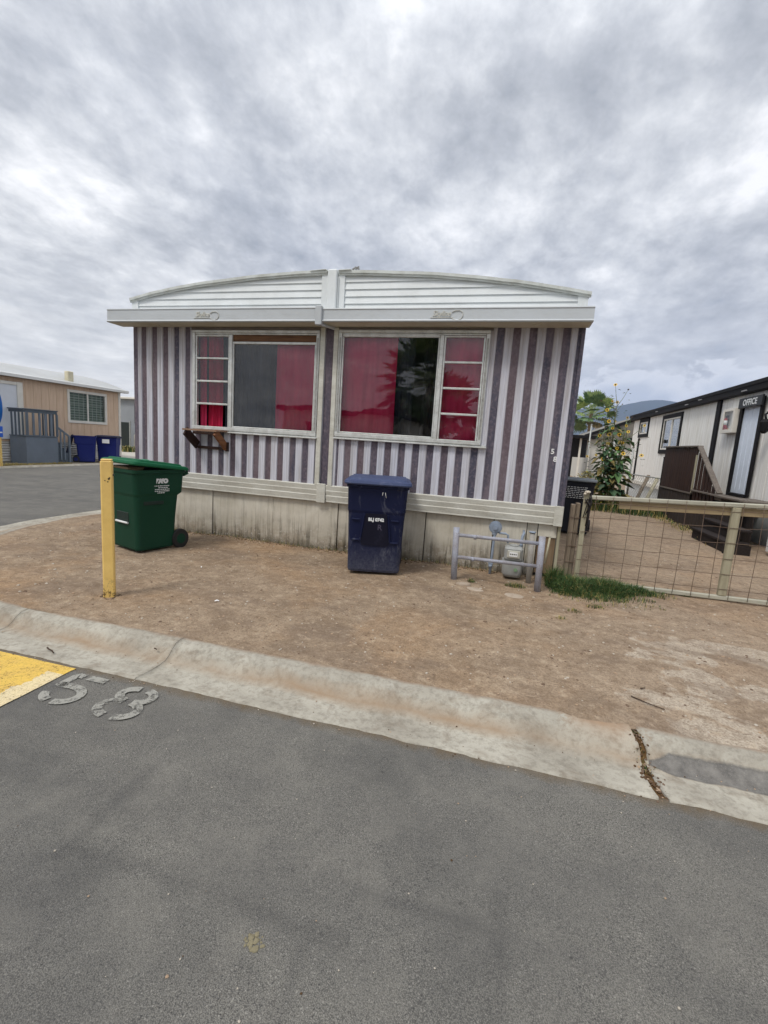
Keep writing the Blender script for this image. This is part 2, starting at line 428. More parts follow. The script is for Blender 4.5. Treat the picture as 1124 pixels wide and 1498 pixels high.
def clothmat(name, a, b):
    def fn(n):
        v = n.coord(); x = n.noise(n.coord(scale=(6, 6, .5)), 2, 4, .6); w = n.noise(v, 200, 2, .6)
        n.out(n.mix(n.ramp(x, [(.35, 0.0), (.7, 1.0)]), a, b), .9, n.bump(w, .15, .002), 0, .1)
    return mat(name, fn)
M_PINK = clothmat('pink_cloth', c3(216, 66, 106), c3(188, 46, 86))
M_RED = clothmat('red_cloth', c3(192, 42, 74), c3(150, 24, 54))
M_GREY = clothmat('charcoal_cloth', c3(66, 68, 78), c3(34, 36, 42))

M_WOODB = woodmat('brown_board', c3(122, 88, 60), c3(64, 42, 30), .7, 'X')
M_WOODOLD = woodmat('weathered_post_wood', c3(142, 128, 110), c3(74, 62, 52), .85, 'Z')
M_WOODPALE = woodmat('pale_timber', c3(172, 166, 142), c3(118, 110, 90), .75, 'Z', 1, .6)
M_WOODPALEX = woodmat('pale_rail_timber', c3(186, 184, 168), c3(124, 118, 102), .75, 'X', 1, .6)
M_WOODTAN = woodmat('tan_board', c3(168, 150, 118), c3(112, 96, 72), .75, 'X', 1, .6)
M_DKWOOD = woodmat('dark_stained_planks', c3(66, 42, 32), c3(28, 18, 15), .7, 'Z', 1.2, .9)
M_DKWOODG = woodmat('grey_rail_board', c3(120, 112, 104), c3(74, 66, 60), .8, 'Y', 1, .7)
M_GREYPAINT = worn('blue_grey_pipe_paint', c3(158, 163, 176), c3(116, 98, 84), .55, .55, 9, .1, .4, 0, 1.3)
M_METER = worn('meter_grey', c3(158, 160, 158), c3(112, 108, 100), .4, .55, 12)
M_METERB = worn('meter_blue_grey', c3(140, 152, 168), c3(100, 104, 112), .4, .5, 14)
M_LABELW = plain('label_white', (.78, .78, .77, 1), .5)
M_LETTER = plain('lettering_white', (.72, .74, .74, 1), .6)
M_RUST = worn('rusty_wire', c3(112, 96, 82), c3(78, 54, 40), .8, .75, 20)
M_GALV = worn('galvanised', c3(168, 170, 166), c3(120, 116, 108), .4, .45, 8, .05, .5, .4)
# ------------------------------------------------------------------ ground, road, kerb
CX, CY, CR = -3.6, 5.98, 3.14       # corner of the lot: centre and radius of the kerb's inner edge
YK = CY-CR                          # 2.84, straight kerb line along the front street

def kerb_path(u):
    """u metres along the inner edge (0 at the corner's start, + to the right); returns point, outward normal"""
    if u >= 0: return Vector((CX+u, YK, 0)), Vector((0, -1, 0))
    a = -u/CR
    if a < pi/2:
        return Vector((CX-CR*sin(a), CY-CR*cos(a), 0)), Vector((-sin(a), -cos(a), 0))
    return Vector((CX-CR, CY+(-u-CR*pi/2), 0)), Vector((-1, 0, 0))

def drop(u):
    t = max(0.0, min(1.0, (u+4.2)/3.4)); return .38+.62*t*t*(3-2*t)

def nz(x, y, s, seed=0): return mn.noise(Vector((x*s+seed*7.3, y*s-seed*3.1, seed*1.7)))

# profile of the rolled kerb: distance out from the dirt, height
KPROF = [(-.03, -.06), (-.005, -.004), (.01, .002), (.045, .003), (.09, -.006), (.13, -.032), (.165, -.066), (.20, -.088), (.26, -.098), (.34, -.097), (.42, -.091), (.475, -.086), (.49, -.093), (.495, -.16)]
def build_kerb():
    mb = MB()
    joints = [-45, -20, -14, -11.5, -9.0, -6.5, -4.75, -3.1, -1.52, -.10, 1.38, 4.47, 6.9, 9.3, 11.7, 14.1, 20, 30, 45]
    def seg(u0, u1, gl, gr):
        L = u1-u0; n = max(2, int(L/.06)) if u1 < 9 else max(2, int(L/.6))
        us = [u0+L*i/n for i in range(n+1)]
        rows = []
        for i, u in enumerate(us):
            row = []
            for j, (d, z) in enumerate(KPROF):
                uu = u
                if i == 0: uu += gl*(.5+.5*nz(d, u0, 14, 3)) + (gl > .015)*(.09*(d-.2)+.03*nz(d, 2, 7, 6))
                if i == n: uu -= gr*(.5+.5*nz(d, u1, 14, 5)) - (gr > .015)*(.09*(d-.2)+.03*nz(d, 2, 7, 6))
                p, no = kerb_path(uu)
                dd = d + (.009*nz(uu, d, 6, 1) if d > .3 else .004*nz(uu, d, 5, 2))
                q = p+no*dd; q.z = (z*drop(uu) if z > -.12 and d > .05 else z)+.004*nz(uu, d, 3.0, 4)
                row.append((q, uu, d))
            rows.append(row)
        for i in range(n):
            for j in range(len(KPROF)-1):
                a, b, c, d = rows[i][j], rows[i][j+1], rows[i+1][j+1], rows[i+1][j]
                mb.face([a[0], b[0], c[0], d[0]], 0, True, [(x[1], x[2]) for x in (a, b, c, d)])
        for row, rev in ((rows[0], 0), (rows[-1], 1)):
            pts = [r[0] for r in row]; uvs = [(r[1], .35) for r in row]
            if rev: pts = pts[::-1]
            mb.face(pts, 0, False, uvs)
    for a, b in zip(joints[:-1], joints[1:]):
        seg(a, b, .038 if a == 4.47 else .004, .038 if b == 4.47 else .004)
    o = mb.build('kerb', M_CONC); struct(o)
    # soil caught under the joints
    mb2 = MB()
    for j in joints[1:-1]:
        w = .09 if j == 4.47 else .02
        pr = [(-.02, -.04), (.03, -.012), (.10, -.022), (.16, -.075), (.22, -.104), (.40, -.101), (.475, -.097), (.52, -.104)]
        for (d0, z0), (d1, z1) in zip(pr[:-1], pr[1:]):
            q = []
            for d, z, s in ((d0, z0, -1), (d1, z1, -1), (d1, z1, 1), (d0, z0, 1)):
                p, no = kerb_path(j+s*w+(.09*(d-.2) if w > .03 else 0)); q.append(p+no*d+Vector((0, 0, z*drop(j)-.004*(1-drop(j)))))
            mb2.face(q)
    def fs(n):
        v = n.coord(); a = n.noise(v, 40, 4, .7)
        n.out(n.mix(a, c3(58, 46, 34), c3(120, 92, 58)), .95, n.bump(a, .6, .01), 0, .1)
    struct(mb2.build('joint_soil', mat('joint_soil', fs)))
build_kerb()

def lot_edge(x):
    if x > CX: return YK
    if x <= CX-CR: return CY
    return CY-sqrt(max(0, CR*CR-(x-CX)**2))

def dirt_z(x, y):
    dx, dy = x-CX, y-CY
    if x < CX and y < CY: d = CR-sqrt(dx*dx+dy*dy)
    elif x < CX: d = x-(CX-CR)
    else: d = y-YK
    z = .012*nz(x, y, .8, 1)+.006*nz(x, y, 3.3, 2)+.0035*nz(x, y, 12, 3)
    k = max(0, min(1, d/.5)); z = z*k + (.006*nz(x, y, 3.5, 5)+.003*nz(x, y, 13, 6)+.0045*nz(x, y, 1.1, 9))*(1-k)
    if d < .06: z += -.002-.05*max(0, -d)
    z += .012*math.exp(-((x-.62)**2)/.05-((y-2.9)**2)/.02)          # earth spilled over the kerb
    z += .02*math.exp(-((y-5.9)/.25)**2)*(0.5+nz(x, 0, 1.4, 8))       # heaped a little along the skirting
    return z

def build_lot():
    mb = MB()
    xs = [CX-CR-.03+.055*i for i in range(int((6.0-(CX-CR))/.055)+1)]
    def col(x):
        e = lot_edge(x)-.05
        ys = []; y = e; st = .03
        while y < 9.0:
            ys.append(y); y += st; st = min(st*1.02, .09)
        return e
    NY = 110
    grid = []
    for x in xs:
        e = lot_edge(x)-(.035+.04*nz(x, 0, 5, 4) if x > .2 and x < 1.0 else .022+.018*nz(x, 0, 4, 4))
        row = []
        for j in range(NY+1):
            t = j/NY; y = e+(9.0-e)*t**1.35
            row.append((x, y, dirt_z(x, y)))
        grid.append(row)
    nx = len(xs)
    vs = [p for r in grid for p in r]; fs = []
    for i in range(nx-1):
        for j in range(NY):
            a = i*(NY+1)+j; fs.append((a, a+NY+1, a+NY+2, a+1))
    mb.raw(vs, fs, 0, True)
    X0 = xs[0]; X1 = xs[-1]
    mb.face([(X0, 9, 0), (X1, 9, 0), (X1, 60, 0), (X0, 60, 0)])
    mb.face([(X1, YK-.02, 0), (45, YK-.02, 0), (45, 60, 0), (X1, 60, 0)])
    struct(mb.build('dirt_lot', M_DIRT))
build_lot()

def build_road():
    mb = MB()
    # front street: fine rows near the gutter so its edge wanders
    XA, XB = CX, 9.0
    n = int((XB-XA)/.05)
    ys = [-1.0, 1.2, 1.9, 2.2, 2.3]
    def edge(u):
        return .472+.010*nz(u, 0, 5, 11)+.006*nz(u, 1, 17, 12)
    rows = []
    for i in range(n+1):
        u = (XB-XA)*i/n; x = XA+u
        row = [(x, y, -.1+.004*nz(x, y, 1.3, 13)) for y in ys]
        ye = YK-edge(u); row.append((x, ye-.02, -.092+.003*nz(x, 0, 9, 14))); row.append((x, ye, -.0905+.003*nz(x, 2, 9, 14))); row.append((x, ye+.008, -.115))
        rows.append(row)
    m = len(rows[0]); vs = [p for r in rows for p in r]
    mb.raw(vs, [(i*m+j, (i+1)*m+j, (i+1)*m+j+1, i*m+j+1) for i in range(n) for j in range(m-1)], 0, True)
    # corner: fan from a far apex out of the arc
    k = 60; arc = []; arc2 = []
    for i in range(k+1):
        u = -CR*pi/2*i/k; p, no = kerb_path(u); q = p+no*edge(u); r = p+no*(edge(u)+.03)
        q.z = -.0905*drop(u); r.z = -.094*drop(u); arc.append(r); arc2.append(q)
    for i in range(k):
        mb.face([arc[i], arc2[i], arc2[i+1], arc[i+1]], 0, True)
    O = Vector((CX-CR-.5, YK-.5, -.085))
    for i in range(k): mb.face([O, arc[i], arc[i+1]], 0, True)
    pa = arc[0]; pb = arc[-1]
    mb.face([O, (O.x, -1, -.1), (CX, -1, -.1), pa])
    xl = -15.32
    mb.face([(xl, -1, -.1), (O.x, -1, -.1), O, (xl, O.y, -.085)])
    mb.face([(xl, O.y, -.085), O, pb, (xl, pb.y, -.05)])
    mb.face([(xl, pb.y, -.05), pb, (pb.x, 60, -.036), (xl, 60, -.05)])
    mb.face([(-60, -9, -.1), (60, -9, -.1), (60, -1, -.1), (-60, -1, -.1)])
    mb.face([(XB, -1, -.1), (45, -1, -.1), (45, YK-.47, -.092), (XB, YK-.47, -.092)])
    struct(mb.build('road', M_ASPH))
build_road()

g = MB(); 
g.face([(-400, -400, -.13), (1650, -400, -.13), (1650, 2850, -.13), (-400, 2850, -.13)])
struct(g.build('ground', M_FAR))

# far side of the left street: low kerb and the neighbours' ground
g = MB()
for y in range(-8, 58, 2):
    for pr in (((-15.32, -.1), (-15.36, .0)), ((-15.36, .0), (-15.5, .005)), ((-15.5, .005), (-15.52, -.05))):
        (x0, z0), (x1, z1) = pr
        g.face([(x0, y, z0), (x0, y+1.99, z0), (x1, y+1.99, z1), (x1, y, z1)], 0, True, [(y, .3), (y+2, .3), (y+2, .32), (y, .32)])
struct(g.build('far_kerb', M_CONC))
g = MB(); g.face([(-60, -8, -.012), (-15.5, -8, -.012), (-15.5, 60, -.012), (-60, 60, -.012)])
struct(g.build('neighbour_ground', worn('pale_yard', c3(150, 140, 122), c3(112, 100, 84), .6, .95, .8, .2, .1)))
g = MB(); g.face([(-60, -60, -.05), (60, -60, -.05), (60, -9, -.05), (-60, -9, -.05)])
struct(g.build('opposite_ground', M_DIRT))
g = MB(); g.face([(-24, 17.8, .0), (-15.6, 17.8, .0), (-15.6, 30, .0), (-24, 30, .0)])
struct(g.build('path', worn('pale_concrete', c3(186, 182, 172), c3(140, 134, 122), .5, .9, 1.2, .1, .2)))

# ------------------------------------------------------------------ road paint
def stencil():
    """58 in broken strokes, 34 cm high, lying on the asphalt (x right, y up the picture)"""
    t = .055
    def strip(mb, pts, zz=-.0925):
        n = len(pts); L = []; Rr = []
        for i, p in enumerate(pts):
            a = Vector(pts[max(0, i-1)]); b = Vector(pts[min(n-1, i+1)]); d = (b-a).normalized()
            nn = Vector((-d.y, d.x)); L.append(Vector(p)+nn*t/2); Rr.append(Vector(p)-nn*t/2)
        for i in range(n-1):
            mb.face([(q.x, q.y, zz) for q in (L[i], Rr[i], Rr[i+1], L[i+1])])
    def arc(cx, cy, rx, ry, a0, a1, n=12):
        return [(cx+rx*cos(R_(a0+(a1-a0)*i/n)), cy+ry*sin(R_(a0+(a1-a0)*i/n))) for i in range(n+1)]
    five = MB()
    ox, oy = -2.475, 1.96
    strip(five, [(ox-.055, oy+.308), (ox-.10, oy+.308), (ox-.112, oy+.29), (ox-.113, oy+.165)][::-1])
    strip(five, [(ox-.02, oy+.308), (ox+.115, oy+.308)])
    strip(five, [(ox-.113, oy+.187), (ox-.02, oy+.192)] + arc(ox+.0, oy+.108, .105, .083, 80, -88, 14))
    strip(five, arc(ox-.01, oy+.105, .105, .08, 255, 185, 6))
    eight = MB(); ox, oy = -2.08, 1.96
    for cy, rx, ry in ((oy+.245, .092, .067), (oy+.098, .108, .076)):
        zz = -.0925 if ry > .07 else -.0912; strip(eight, arc(ox, cy, rx, ry, 98, 262, 14), zz); strip(eight, arc(ox+.03, cy, rx, ry, 82, -82, 14), zz)
    return five, eight
def f_rpaint(base, wear):
    def fn(n):
        t = n.t; v = n.coord(); out = [x for x in t.nodes if x.type == 'OUTPUT_MATERIAL'][0]
        a = n.noise(v, 9, 6, .7); b = n.noise(v, 60, 4, .75)
        n.out(n.mix(a, base, tuple(x*.72 for x in base[:3])+(1,)), .85, n.bump(n.vor(v, 150), .5, .005), 0, .2)
        tr = n.new('ShaderNodeBsdfTransparent'); mx = n.new('ShaderNodeMixShader')
        f = n.ramp(n.math('ADD', n.math('MULTIPLY', a, .55), n.math('MULTIPLY', b, .45)), [(wear-.05, 1.0), (wear+.05, 0.0)])
        n.put(mx.inputs[0], f); t.links.new(tr.outputs[0], mx.inputs[1]); t.links.new(n.b.outputs[0], mx.inputs[2])
        t.links.new(mx.outputs[0], out.inputs[0])
    return fn
M_STEN = mat('worn_stencil_paint', f_rpaint(c3(160, 158, 150), .54))
five, eight = stencil()
rt = root('road_number', (-2.3, 2.13, -.1), 'worn white stencilled 58 on the asphalt beside the yellow paint', 'road marking')
five.build('digit', M_STEN, rt); eight.build('digit', M_STEN, rt)

def f_yel(n):
    v = n.coord(); s = n.xyz(v); t = n.t; out = [x for x in t.nodes if x.type == 'OUTPUT_MATERIAL'][0]
    a = n.noise(v, 7, 6, .7); b = n.noise(v, 48, 4, .75); cr = n.vor(n.coord(), 26, 'DISTANCE_TO_EDGE')
    col = n.mix(n.ramp(a, [(.35, 0.0), (.7, 1.0)]), c3(222, 186, 88), c3(200, 166, 92))
    ex = n.math('ADD', s[0], n.math('MULTIPLY', n.math('SUBTRACT', a, .5), .16))
    whit = n.math('MULTIPLY', n.math('GREATER_THAN', ex, -2.80), n.math('LESS_THAN', s[1], 2.24))
    col = n.mix(n.math('MULTIPLY', whit, .6), col, c3(214, 208, 186))
    col = n.mix(n.ramp(b, [(.52, 0.0), (.72, .5)]), col, c3(160, 128, 60))
    n.out(col, .8, n.bump(n.vor(v, 150), .45, .005), 0, .25)
    tr = n.new('ShaderNodeBsdfTransparent'); mx = n.new('ShaderNodeMixShader')
    f = n.math('MULTIPLY', n.ramp(n.math('ADD', n.math('MULTIPLY', a, .4), n.math('MULTIPLY', b, .6)), [(.56, 1.0), (.66, 0.0)]), n.ramp(cr, [(.004, 0.45), (.02, 1.0)]))
    n.put(mx.inputs[0], f); t.links.new(tr.outputs[0], mx.inputs[1]); t.links.new(n.b.outputs[0], mx.inputs[2])
    t.links.new(mx.outputs[0], out.inputs[0])
mb = MB()
ys = [.2+2.13*i/40 for i in range(41)]
pl = [(-2.675+.006*nz(0, y, 9, 31), y) for y in ys]
for (xa, ya), (xb, yb) in zip(pl[:-1], pl[1:]):
    mb.face([(-4.6, ya, -.0935), (xa, ya, -.0935), (xb, yb, -.0935), (-4.6, yb, -.0935)])
o = mb.build('road_marking', mat('yellow_road_paint', f_yel))
tag(o, 'cracked yellow paint block on the road with a whitened edge', 'road marking')

# ------------------------------------------------------------------ loose bits on the ground
mb = MB(); rnd = random.Random(5)
def pebble(mb, x, y, z, r, rr, mi=0):
    bm = bmesh.new(); bmesh.ops.create_icosphere(bm, subdivisions=1, radius=r)
    for v in bm.verts: v.co = Vector((v.co.x*rr.uniform(.7, 1.3), v.co.y*rr.uniform(.7, 1.3), v.co.z*rr.uniform(.4, .7)))
    mb.frombm(bm, mi, Matrix.Translation((x, y, z)))
for i in range(4200):
    x = rnd.uniform(-6.2, 4.5); y = rnd.uniform(2.9, 6.0) if rnd.random() < .75 else rnd.uniform(6, 9)
    if y < lot_edge(x)+.05: continue
    if y > 5.9 and x < .7: continue
    pebble(mb, x, y, dirt_z(x, y)+.001, abs(rnd.gauss(.003, .004))+.0025, rnd, rnd.choice((0, 0, 1, 3)))
for i in range(1500):
    x = rnd.uniform(-5.4, .7); y = 5.99-abs(rnd.gauss(0, .07)); pebble(mb, x, y, dirt_z(x, y)+.001, abs(rnd.gauss(.004, .004))+.002, rnd, rnd.choice((2, 2, 3, 0)))
for i in range(150):
    d = rnd.uniform(-.02, .52); p, no = kerb_path(4.47+.09*(d-.2)+.03*nz(d, 2, 7, 6)+rnd.gauss(0, .022)); q = p+no*d
    zc = -.012 if d < .1 else (-.012-.085*(d-.1)/.1 if d < .2 else -.097)
    pebble(mb, q.x, q.y, zc+.004, rnd.uniform(.003, .010), rnd, rnd.choice((2, 3, 2, 3, 3, 0)))
for i in range(420):
    u = rnd.uniform(-4, 6); p, no = kerb_path(u); d = rnd.gauss(.47, .03) if rnd.random() < .6 else rnd.uniform(.12, .3)
    q = p+no*d; pebble(mb, q.x, q.y, -.092, rnd.uniform(.002, .006), rnd, rnd.choice((0, 1, 2)))
for i in range(110):
    x = rnd.uniform(-2.2, 1.6); y = rnd.uniform(.9, 2.3); pebble(mb, x, y, -.097, abs(rnd.gauss(.0012, .0012))+.0012, rnd, rnd.choice((0, 1, 1, 2)))
o = mb.build('gravel', [worn('stone_tan', c3(166, 142, 118), None, .4, .9, 20), worn('stone_grey', c3(184, 174, 160), None, .4, .9, 20), worn('leaf_crumb', c3(86, 64, 42), None, .4, .9, 20), worn('stone_dark', c3(112, 92, 76), None, .4, .9, 20)])
struct(o, 'stuff')

M_TWIG = worn('twig_bark', c3(70, 54, 42), None, .4, .9, 30)
def twig(pts, r, label, cat='twig'):
    mb = MB(); mb.path(pts, [r*(1-.5*i/len(pts)) for i in range(len(pts))], 6)
    tag(mb.build('twig', M_TWIG), label, cat)
twig([(-3.09, 2.47, -.08), (-3.06, 2.455, -.078), (-3.02, 2.448, -.08), (-2.98, 2.425, -.081)], .006, 'short dark twig lying in the kerb gutter above the yellow paint')
twig([(-2.335, 2.665, -.03), (-2.31, 2.66, -.032)], .005, 'tiny brown twig stub on the kerb face near the joint')
twig([(.93, 3.19, .008), (1.02, 3.12, .012), (1.1, 3.09, .008)], .004, 'thin brown twig on the dirt right of the broken kerb joint')
twig([(1.02, 3.33, .008), (1.05, 3.34, .012)], .005, 'small brown twig stub on the pale dirt patch')
mb = MB(); rr = random.Random(12)
for k in range(40):
    pebble(mb, -.65+rr.gauss(0, .02), 1.17+rr.gauss(0, .013), -.0975, abs(rr.gauss(.004, .003))+.001, rr)
o = mb.build('dried_mud', worn('mud_tan', c3(132, 124, 100), None, .4, .95, 30)); tag(o, 'small tan smear of dried mud on the foreground asphalt', 'mud')
def litter(x, y, z, s, a, label):
    mb = MB(); M = Matrix.Translation((x, y, z)) @ Matrix.Rotation(a, 4, 'Z')
    P = [(-s, -s*.4, 0), (0, -s*.45, .006), (s, -s*.3, 0), (s*.9, s*.4, .004), (0, s*.35, .012), (-s, s*.4, .002)]
    mb.face([M @ Vector(P[i]) for i in (0, 1, 4, 5)]); mb.face([M @ Vector(P[i]) for i in (1, 2, 3, 4)])
    tag(mb.build('paper_scrap', M_LABELW), label, 'litter')
litter(-2.45, 3.58, .012, .02, .5, 'small white paper scrap on the dirt between the yellow post and blue bin')
litter(-3.25, 4.45, .01, .014, 1.9, 'tiny white paper scrap on the dirt right of the green bin')
# flat stones and broken concrete by the meter rail
def slab(x, y, w, d, h, a, m, label):
    mb = MB(); rr = random.Random(int(x*1000)); n = 9
    P = [(cos(2*pi*i/n)*w*rr.uniform(.75, 1.1), sin(2*pi*i/n)*d*rr.uniform(.75, 1.1)) for i in range(n)]
    M = Matrix.Translation((x, y, dirt_z(x, y)-.01)) @ Matrix.Rotation(a, 4, 'Z')
    mb.loft([[M @ Vector((p[0], p[1], 0)) for p in P], [M @ Vector((p[0]*.97, p[1]*.97, h*.8+.003)) for p in P], [M @ Vector((p[0]*.85, p[1]*.85, h+.008)) for p in P]], 0, True)
    tag(mb.build('concrete_chunk', m), label, 'stone')
M_STONE = worn('broken_concrete', c3(176, 162, 146), c3(130, 112, 94), .6, .9, 14, .3, .2)
slab(-.36, 5.2, .085, .05, .022, .3, M_STONE, 'flat broken concrete chunk on the dirt in front of the left rail post')
slab(-.22, 5.08, .10, .06, .012, -.2, M_STONE, 'thin half buried slab on the dirt in front of the meter rail')
slab(.2, 5.06, .13, .08, .012, -.3, M_STONE, 'sunken concrete slab on the dirt left of the right rail post')

# ------------------------------------------------------------------ grass and weeds
def blade(mb, x, y, z, h, w, lean, az, mi):
    d = Vector((cos(az), sin(az), 0)); s = Vector((-sin(az), cos(az), 0))*w
    p0 = Vector((x, y, z)); p1 = p0+d*lean*h*.35+Vector((0, 0, h*.6)); p2 = p0+d*lean*h+Vector((0, 0, h*(1-.35*lean)))
    mb.face([p0-s, p0+s, p1+s*.8, p1-s*.8], mi); mb.face([p1-s*.8, p1+s*.8, p2], mi)
GM = [worn('grass_green', c3(78, 100, 54), c3(52, 72, 36), .5, .7, 3, 0, .2), worn('grass_dark', c3(54, 78, 44), c3(36, 54, 32), .5, .7, 3, 0, .2), worn('grass_straw', c3(168, 152, 96), c3(120, 104, 60), .5, .8, 3, 0, .2)]
mb = MB(); rnd = random.Random(11)
def clump(cx, cy, rx, ry, n, h0, h1, straw=.08):
    for i in range(n):
        a = rnd.uniform(0, 2*pi); r = sqrt(rnd.random()); x = cx+rx*r*cos(a); y = cy+ry*r*sin(a)
        k = 1-r*r*.75
        blade(mb, x, y, dirt_z(x, y)-.005, rnd.uniform(h0, h1)*k+.02, rnd.uniform(.0015, .0035), rnd.uniform(.25, 1.15), rnd.uniform(0, 2*pi), 2 if rnd.random() < straw else rnd.choice((0, 0, 1)))
clump(.86, 5.62, .30, .26, 2600, .07, .2); clump(1.2, 5.7, .34, .22, 2700, .08, .21); clump(1.52, 5.78, .26, .14, 900, .05, .13)
clump(1.0, 5.42, .42, .14, 1100, .03, .08, .15); clump(1.5, 5.5, .2, .08, 130, .03, .07, .2); clump(.68, 5.8, .12, .18, 700, .1, .3)
clump(1.15, 5.3, .6, .16, 260, .015, .05, .5); clump(1.75, 5.78, .25, .12, 160, .03, .08, .4); clump(.22, 5.42, .12, .06, 160, .03, .08, .3); clump(2.12, 5.95, .09, .06, 110, .03, .08)
clump(.78, 4.82, .07, .05, 60, .015, .04, .4); clump(1.02, 5.05, .09, .05, 90, .015, .04, .3); clump(.63, 4.55, .05, .04, 36, .015, .03, .4)
clump(-.28, 5.36, .05, .04, 60, .02, .06, .3)
for i in range(70):
    d = rnd.uniform(.05, .3); p, no = kerb_path(4.47+.09*(d-.2)+rnd.gauss(0, .012)); q = p+no*d
    blade(mb, q.x, q.y, -.012 if d < .1 else -.06 if d < .17 else -.1, rnd.uniform(.01, .035), .0015, rnd.uniform(.3, 1.2), rnd.uniform(0, 6.3), rnd.choice((1, 1, 2)))
for i in range(700):
    x = rnd.uniform(-5.3, .6); y = 5.985-abs(rnd.gauss(0, .05))
    blade(mb, x, y, dirt_z(x, y), rnd.uniform(.02, .07), .002, rnd.uniform(.3, 1), rnd.uniform(0, 6.3), 2 if rnd.random() < .6 else 0)
struct(mb.build('grass', GM), 'stuff')
mb = MB()
for i in range(1500):
    x = -15.75-abs(rnd.gauss(0, .22)); y = rnd.uniform(9.5, 13.9)
    blade(mb, x, y, -.01, rnd.uniform(.03, .09), .008, rnd.uniform(.8, 1.4), rnd.uniform(0, 6.3), 2)
struct(mb.build('dry_straw', GM), 'stuff')
# ------------------------------------------------------------------ the striped mobile home
WX0, WX1, YF, YB = -5.55, .68, 5.97, 18.0
home = root('mobile_home', (-2.43, YF, 0), 'striped double wide mobile home with two curtained windows and a low arched white roof', 'mobile home')
LW = (-4.46, -2.57, 1.59, 2.91); RW = (-2.245, -.40, 1.60, 2.92)

def siding():
    mb = MB()
    # list of dark bands (x0, x1)
    dark = [(-5.55, -5.47)]+[(-5.402+.1885*k, -5.318+.1885*k) for k in range(16)]
    dark += [(-2.48, -2.36), (-2.262, -2.235)]+[(-2.148+.1864*k, -2.062+.1864*k) for k in range(15)]+[(.625, .68)]
    dark = sorted(dark); dark = [d for i, d in enumerate(dark) if i == 0 or d[0] > dark[i-1][1]+.01]
    yd, yl = YF, YF-.014; bev = .007
    poly = []          # (x, y, material of the segment to the next point)
    x = WX0
    for i, (a, b) in enumerate(dark):
        if a > x+.001:
            w = a-x
            poly += [(x+bev, yl, 0)]
            for q in (.36, .64):
                c = x+w*q; poly += [(c-.005, yl, 0), (c-.002, yl+.003, 0), (c+.002, yl+.003, 0), (c+.005, yl, 0)]
            poly += [(a-bev, yl, 0)]
        poly += [(a, yd, 1), (b, yd, 1 if False else 0)]
        x = b
    pts = [(p[0], p[1]) for p in poly]; ms = [p[2] for p in poly]
    def clip(x0, x1, z0, z1, zs=6):
        for i in range(len(pts)-1):
            (xa, ya), (xb, yb) = pts[i], pts[i+1]
            if xb <= x0 or xa >= x1 or xb-xa < 1e-6: continue
            def at(xx):
                t = (xx-xa)/(xb-xa); return (xx, ya+(yb-ya)*t)
            A = at(max(xa, x0)); B = at(min(xb, x1))
            mb.face([(A[0], A[1], z0), (B[0], B[1], z0), (B[0], B[1], z1), (A[0], A[1], z1)], ms[i])
    zb, zt = .87, 2.992
    clip(WX0, WX1, zb, 1.59); clip(WX0, WX1, 2.92, zt)
    clip(WX0, LW[0], 1.59, 2.92); clip(LW[1], RW[0], 1.59, 2.92); clip(RW[1], WX1, 1.59, 2.92)
    clip(LW[0], LW[1], LW[3], 2.92); clip(RW[0], RW[1], 1.59, RW[2])
    return mb
siding().build('wall', [M_LIGHT, M_DARK], home)

# side and rear walls, ribbed the same way
mb = MB()
def ribbed_side(xw, sgn):
    y = YF; k = 0
    while y < YB:
        y1 = min(y+.1, YB); y2 = min(y+.187, YB)
        mb.face([(xw, y, .7), (xw, y1, .7), (xw, y1, 3.3), (xw, y, 3.3)], 0)
        mb.face([(xw+sgn*-.012, y1, .7), (xw+sgn*-.012, y2, .7), (xw+sgn*-.012, y2, 3.3), (xw+sgn*-.012, y1, 3.3)], 1)
        mb.face([(xw, y1, .7), (xw-sgn*.012, y1, .7), (xw-sgn*.012, y1, 3.3), (xw, y1, 3.3)], 1)
        mb.face([(xw, y2, .7), (xw-sgn*.012, y2, .7), (xw-sgn*.012, y2, 3.3), (xw, y2, 3.3)], 1)
        y = y2
ribbed_side(WX0, -1); ribbed_side(WX1, 1)
mb.face([(WX0, YB, .7), (WX1, YB, .7), (WX1, YB, 3.36), (WX0, YB, 3.36)], 0)
mb.build('side_wall', [M_LIGHT, M_DARK], home)

# roof line
LC = [(-5.56, 3.355), (-5.13, 3.445), (-4.70, 3.51), (-4.34, 3.555), (-3.59, 3.62), (-2.89, 3.655), (-2.40, 3.665)]
RC = [(-2.40, 3.655), (-2.27, 3.652), (-1.76, 3.635), (-1.07, 3.595), (-.57, 3.545), (-.09, 3.485), (.37, 3.41), (.71, 3.345)]
def interp(C, x):
    for (xa, za), (xb, zb) in zip(C[:-1], C[1:]):
        if x <= xb: return za+(zb-za)*(x-xa)/(xb-xa)
    return C[-1][1]
mb = MB()
def gable(C, x0, x1):
    n = 48; xs = [x0+(x1-x0)*i/n for i in range(n+1)]; k = 0; z0 = 3.10; h = .088
    while z0 < 3.7:
        for a, b in zip(xs[:-1], xs[1:]):
            ta, tb = min(z0+h, interp(C, a)), min(z0+h, interp(C, b))
            if ta <= z0 and tb <= z0: continue
            ta = max(ta, z0); tb = max(tb, z0)
            f = lambda z: YF-.022+.016*(z-z0)/h
            mb.face([(a, f(z0), z0), (b, f(z0), z0), (b, f(tb), tb), (a, f(ta), ta)])
            mb.face([(a, YF-.006, z0), (b, YF-.006, z0), (b, f(z0), z0), (a, f(z0), z0)])
        z0 += h
gable(LC, -5.44, -2.56); gable(RC, -2.255, .58)
mb.build('gable_panel', M_GABLE, home)
mb = MB()
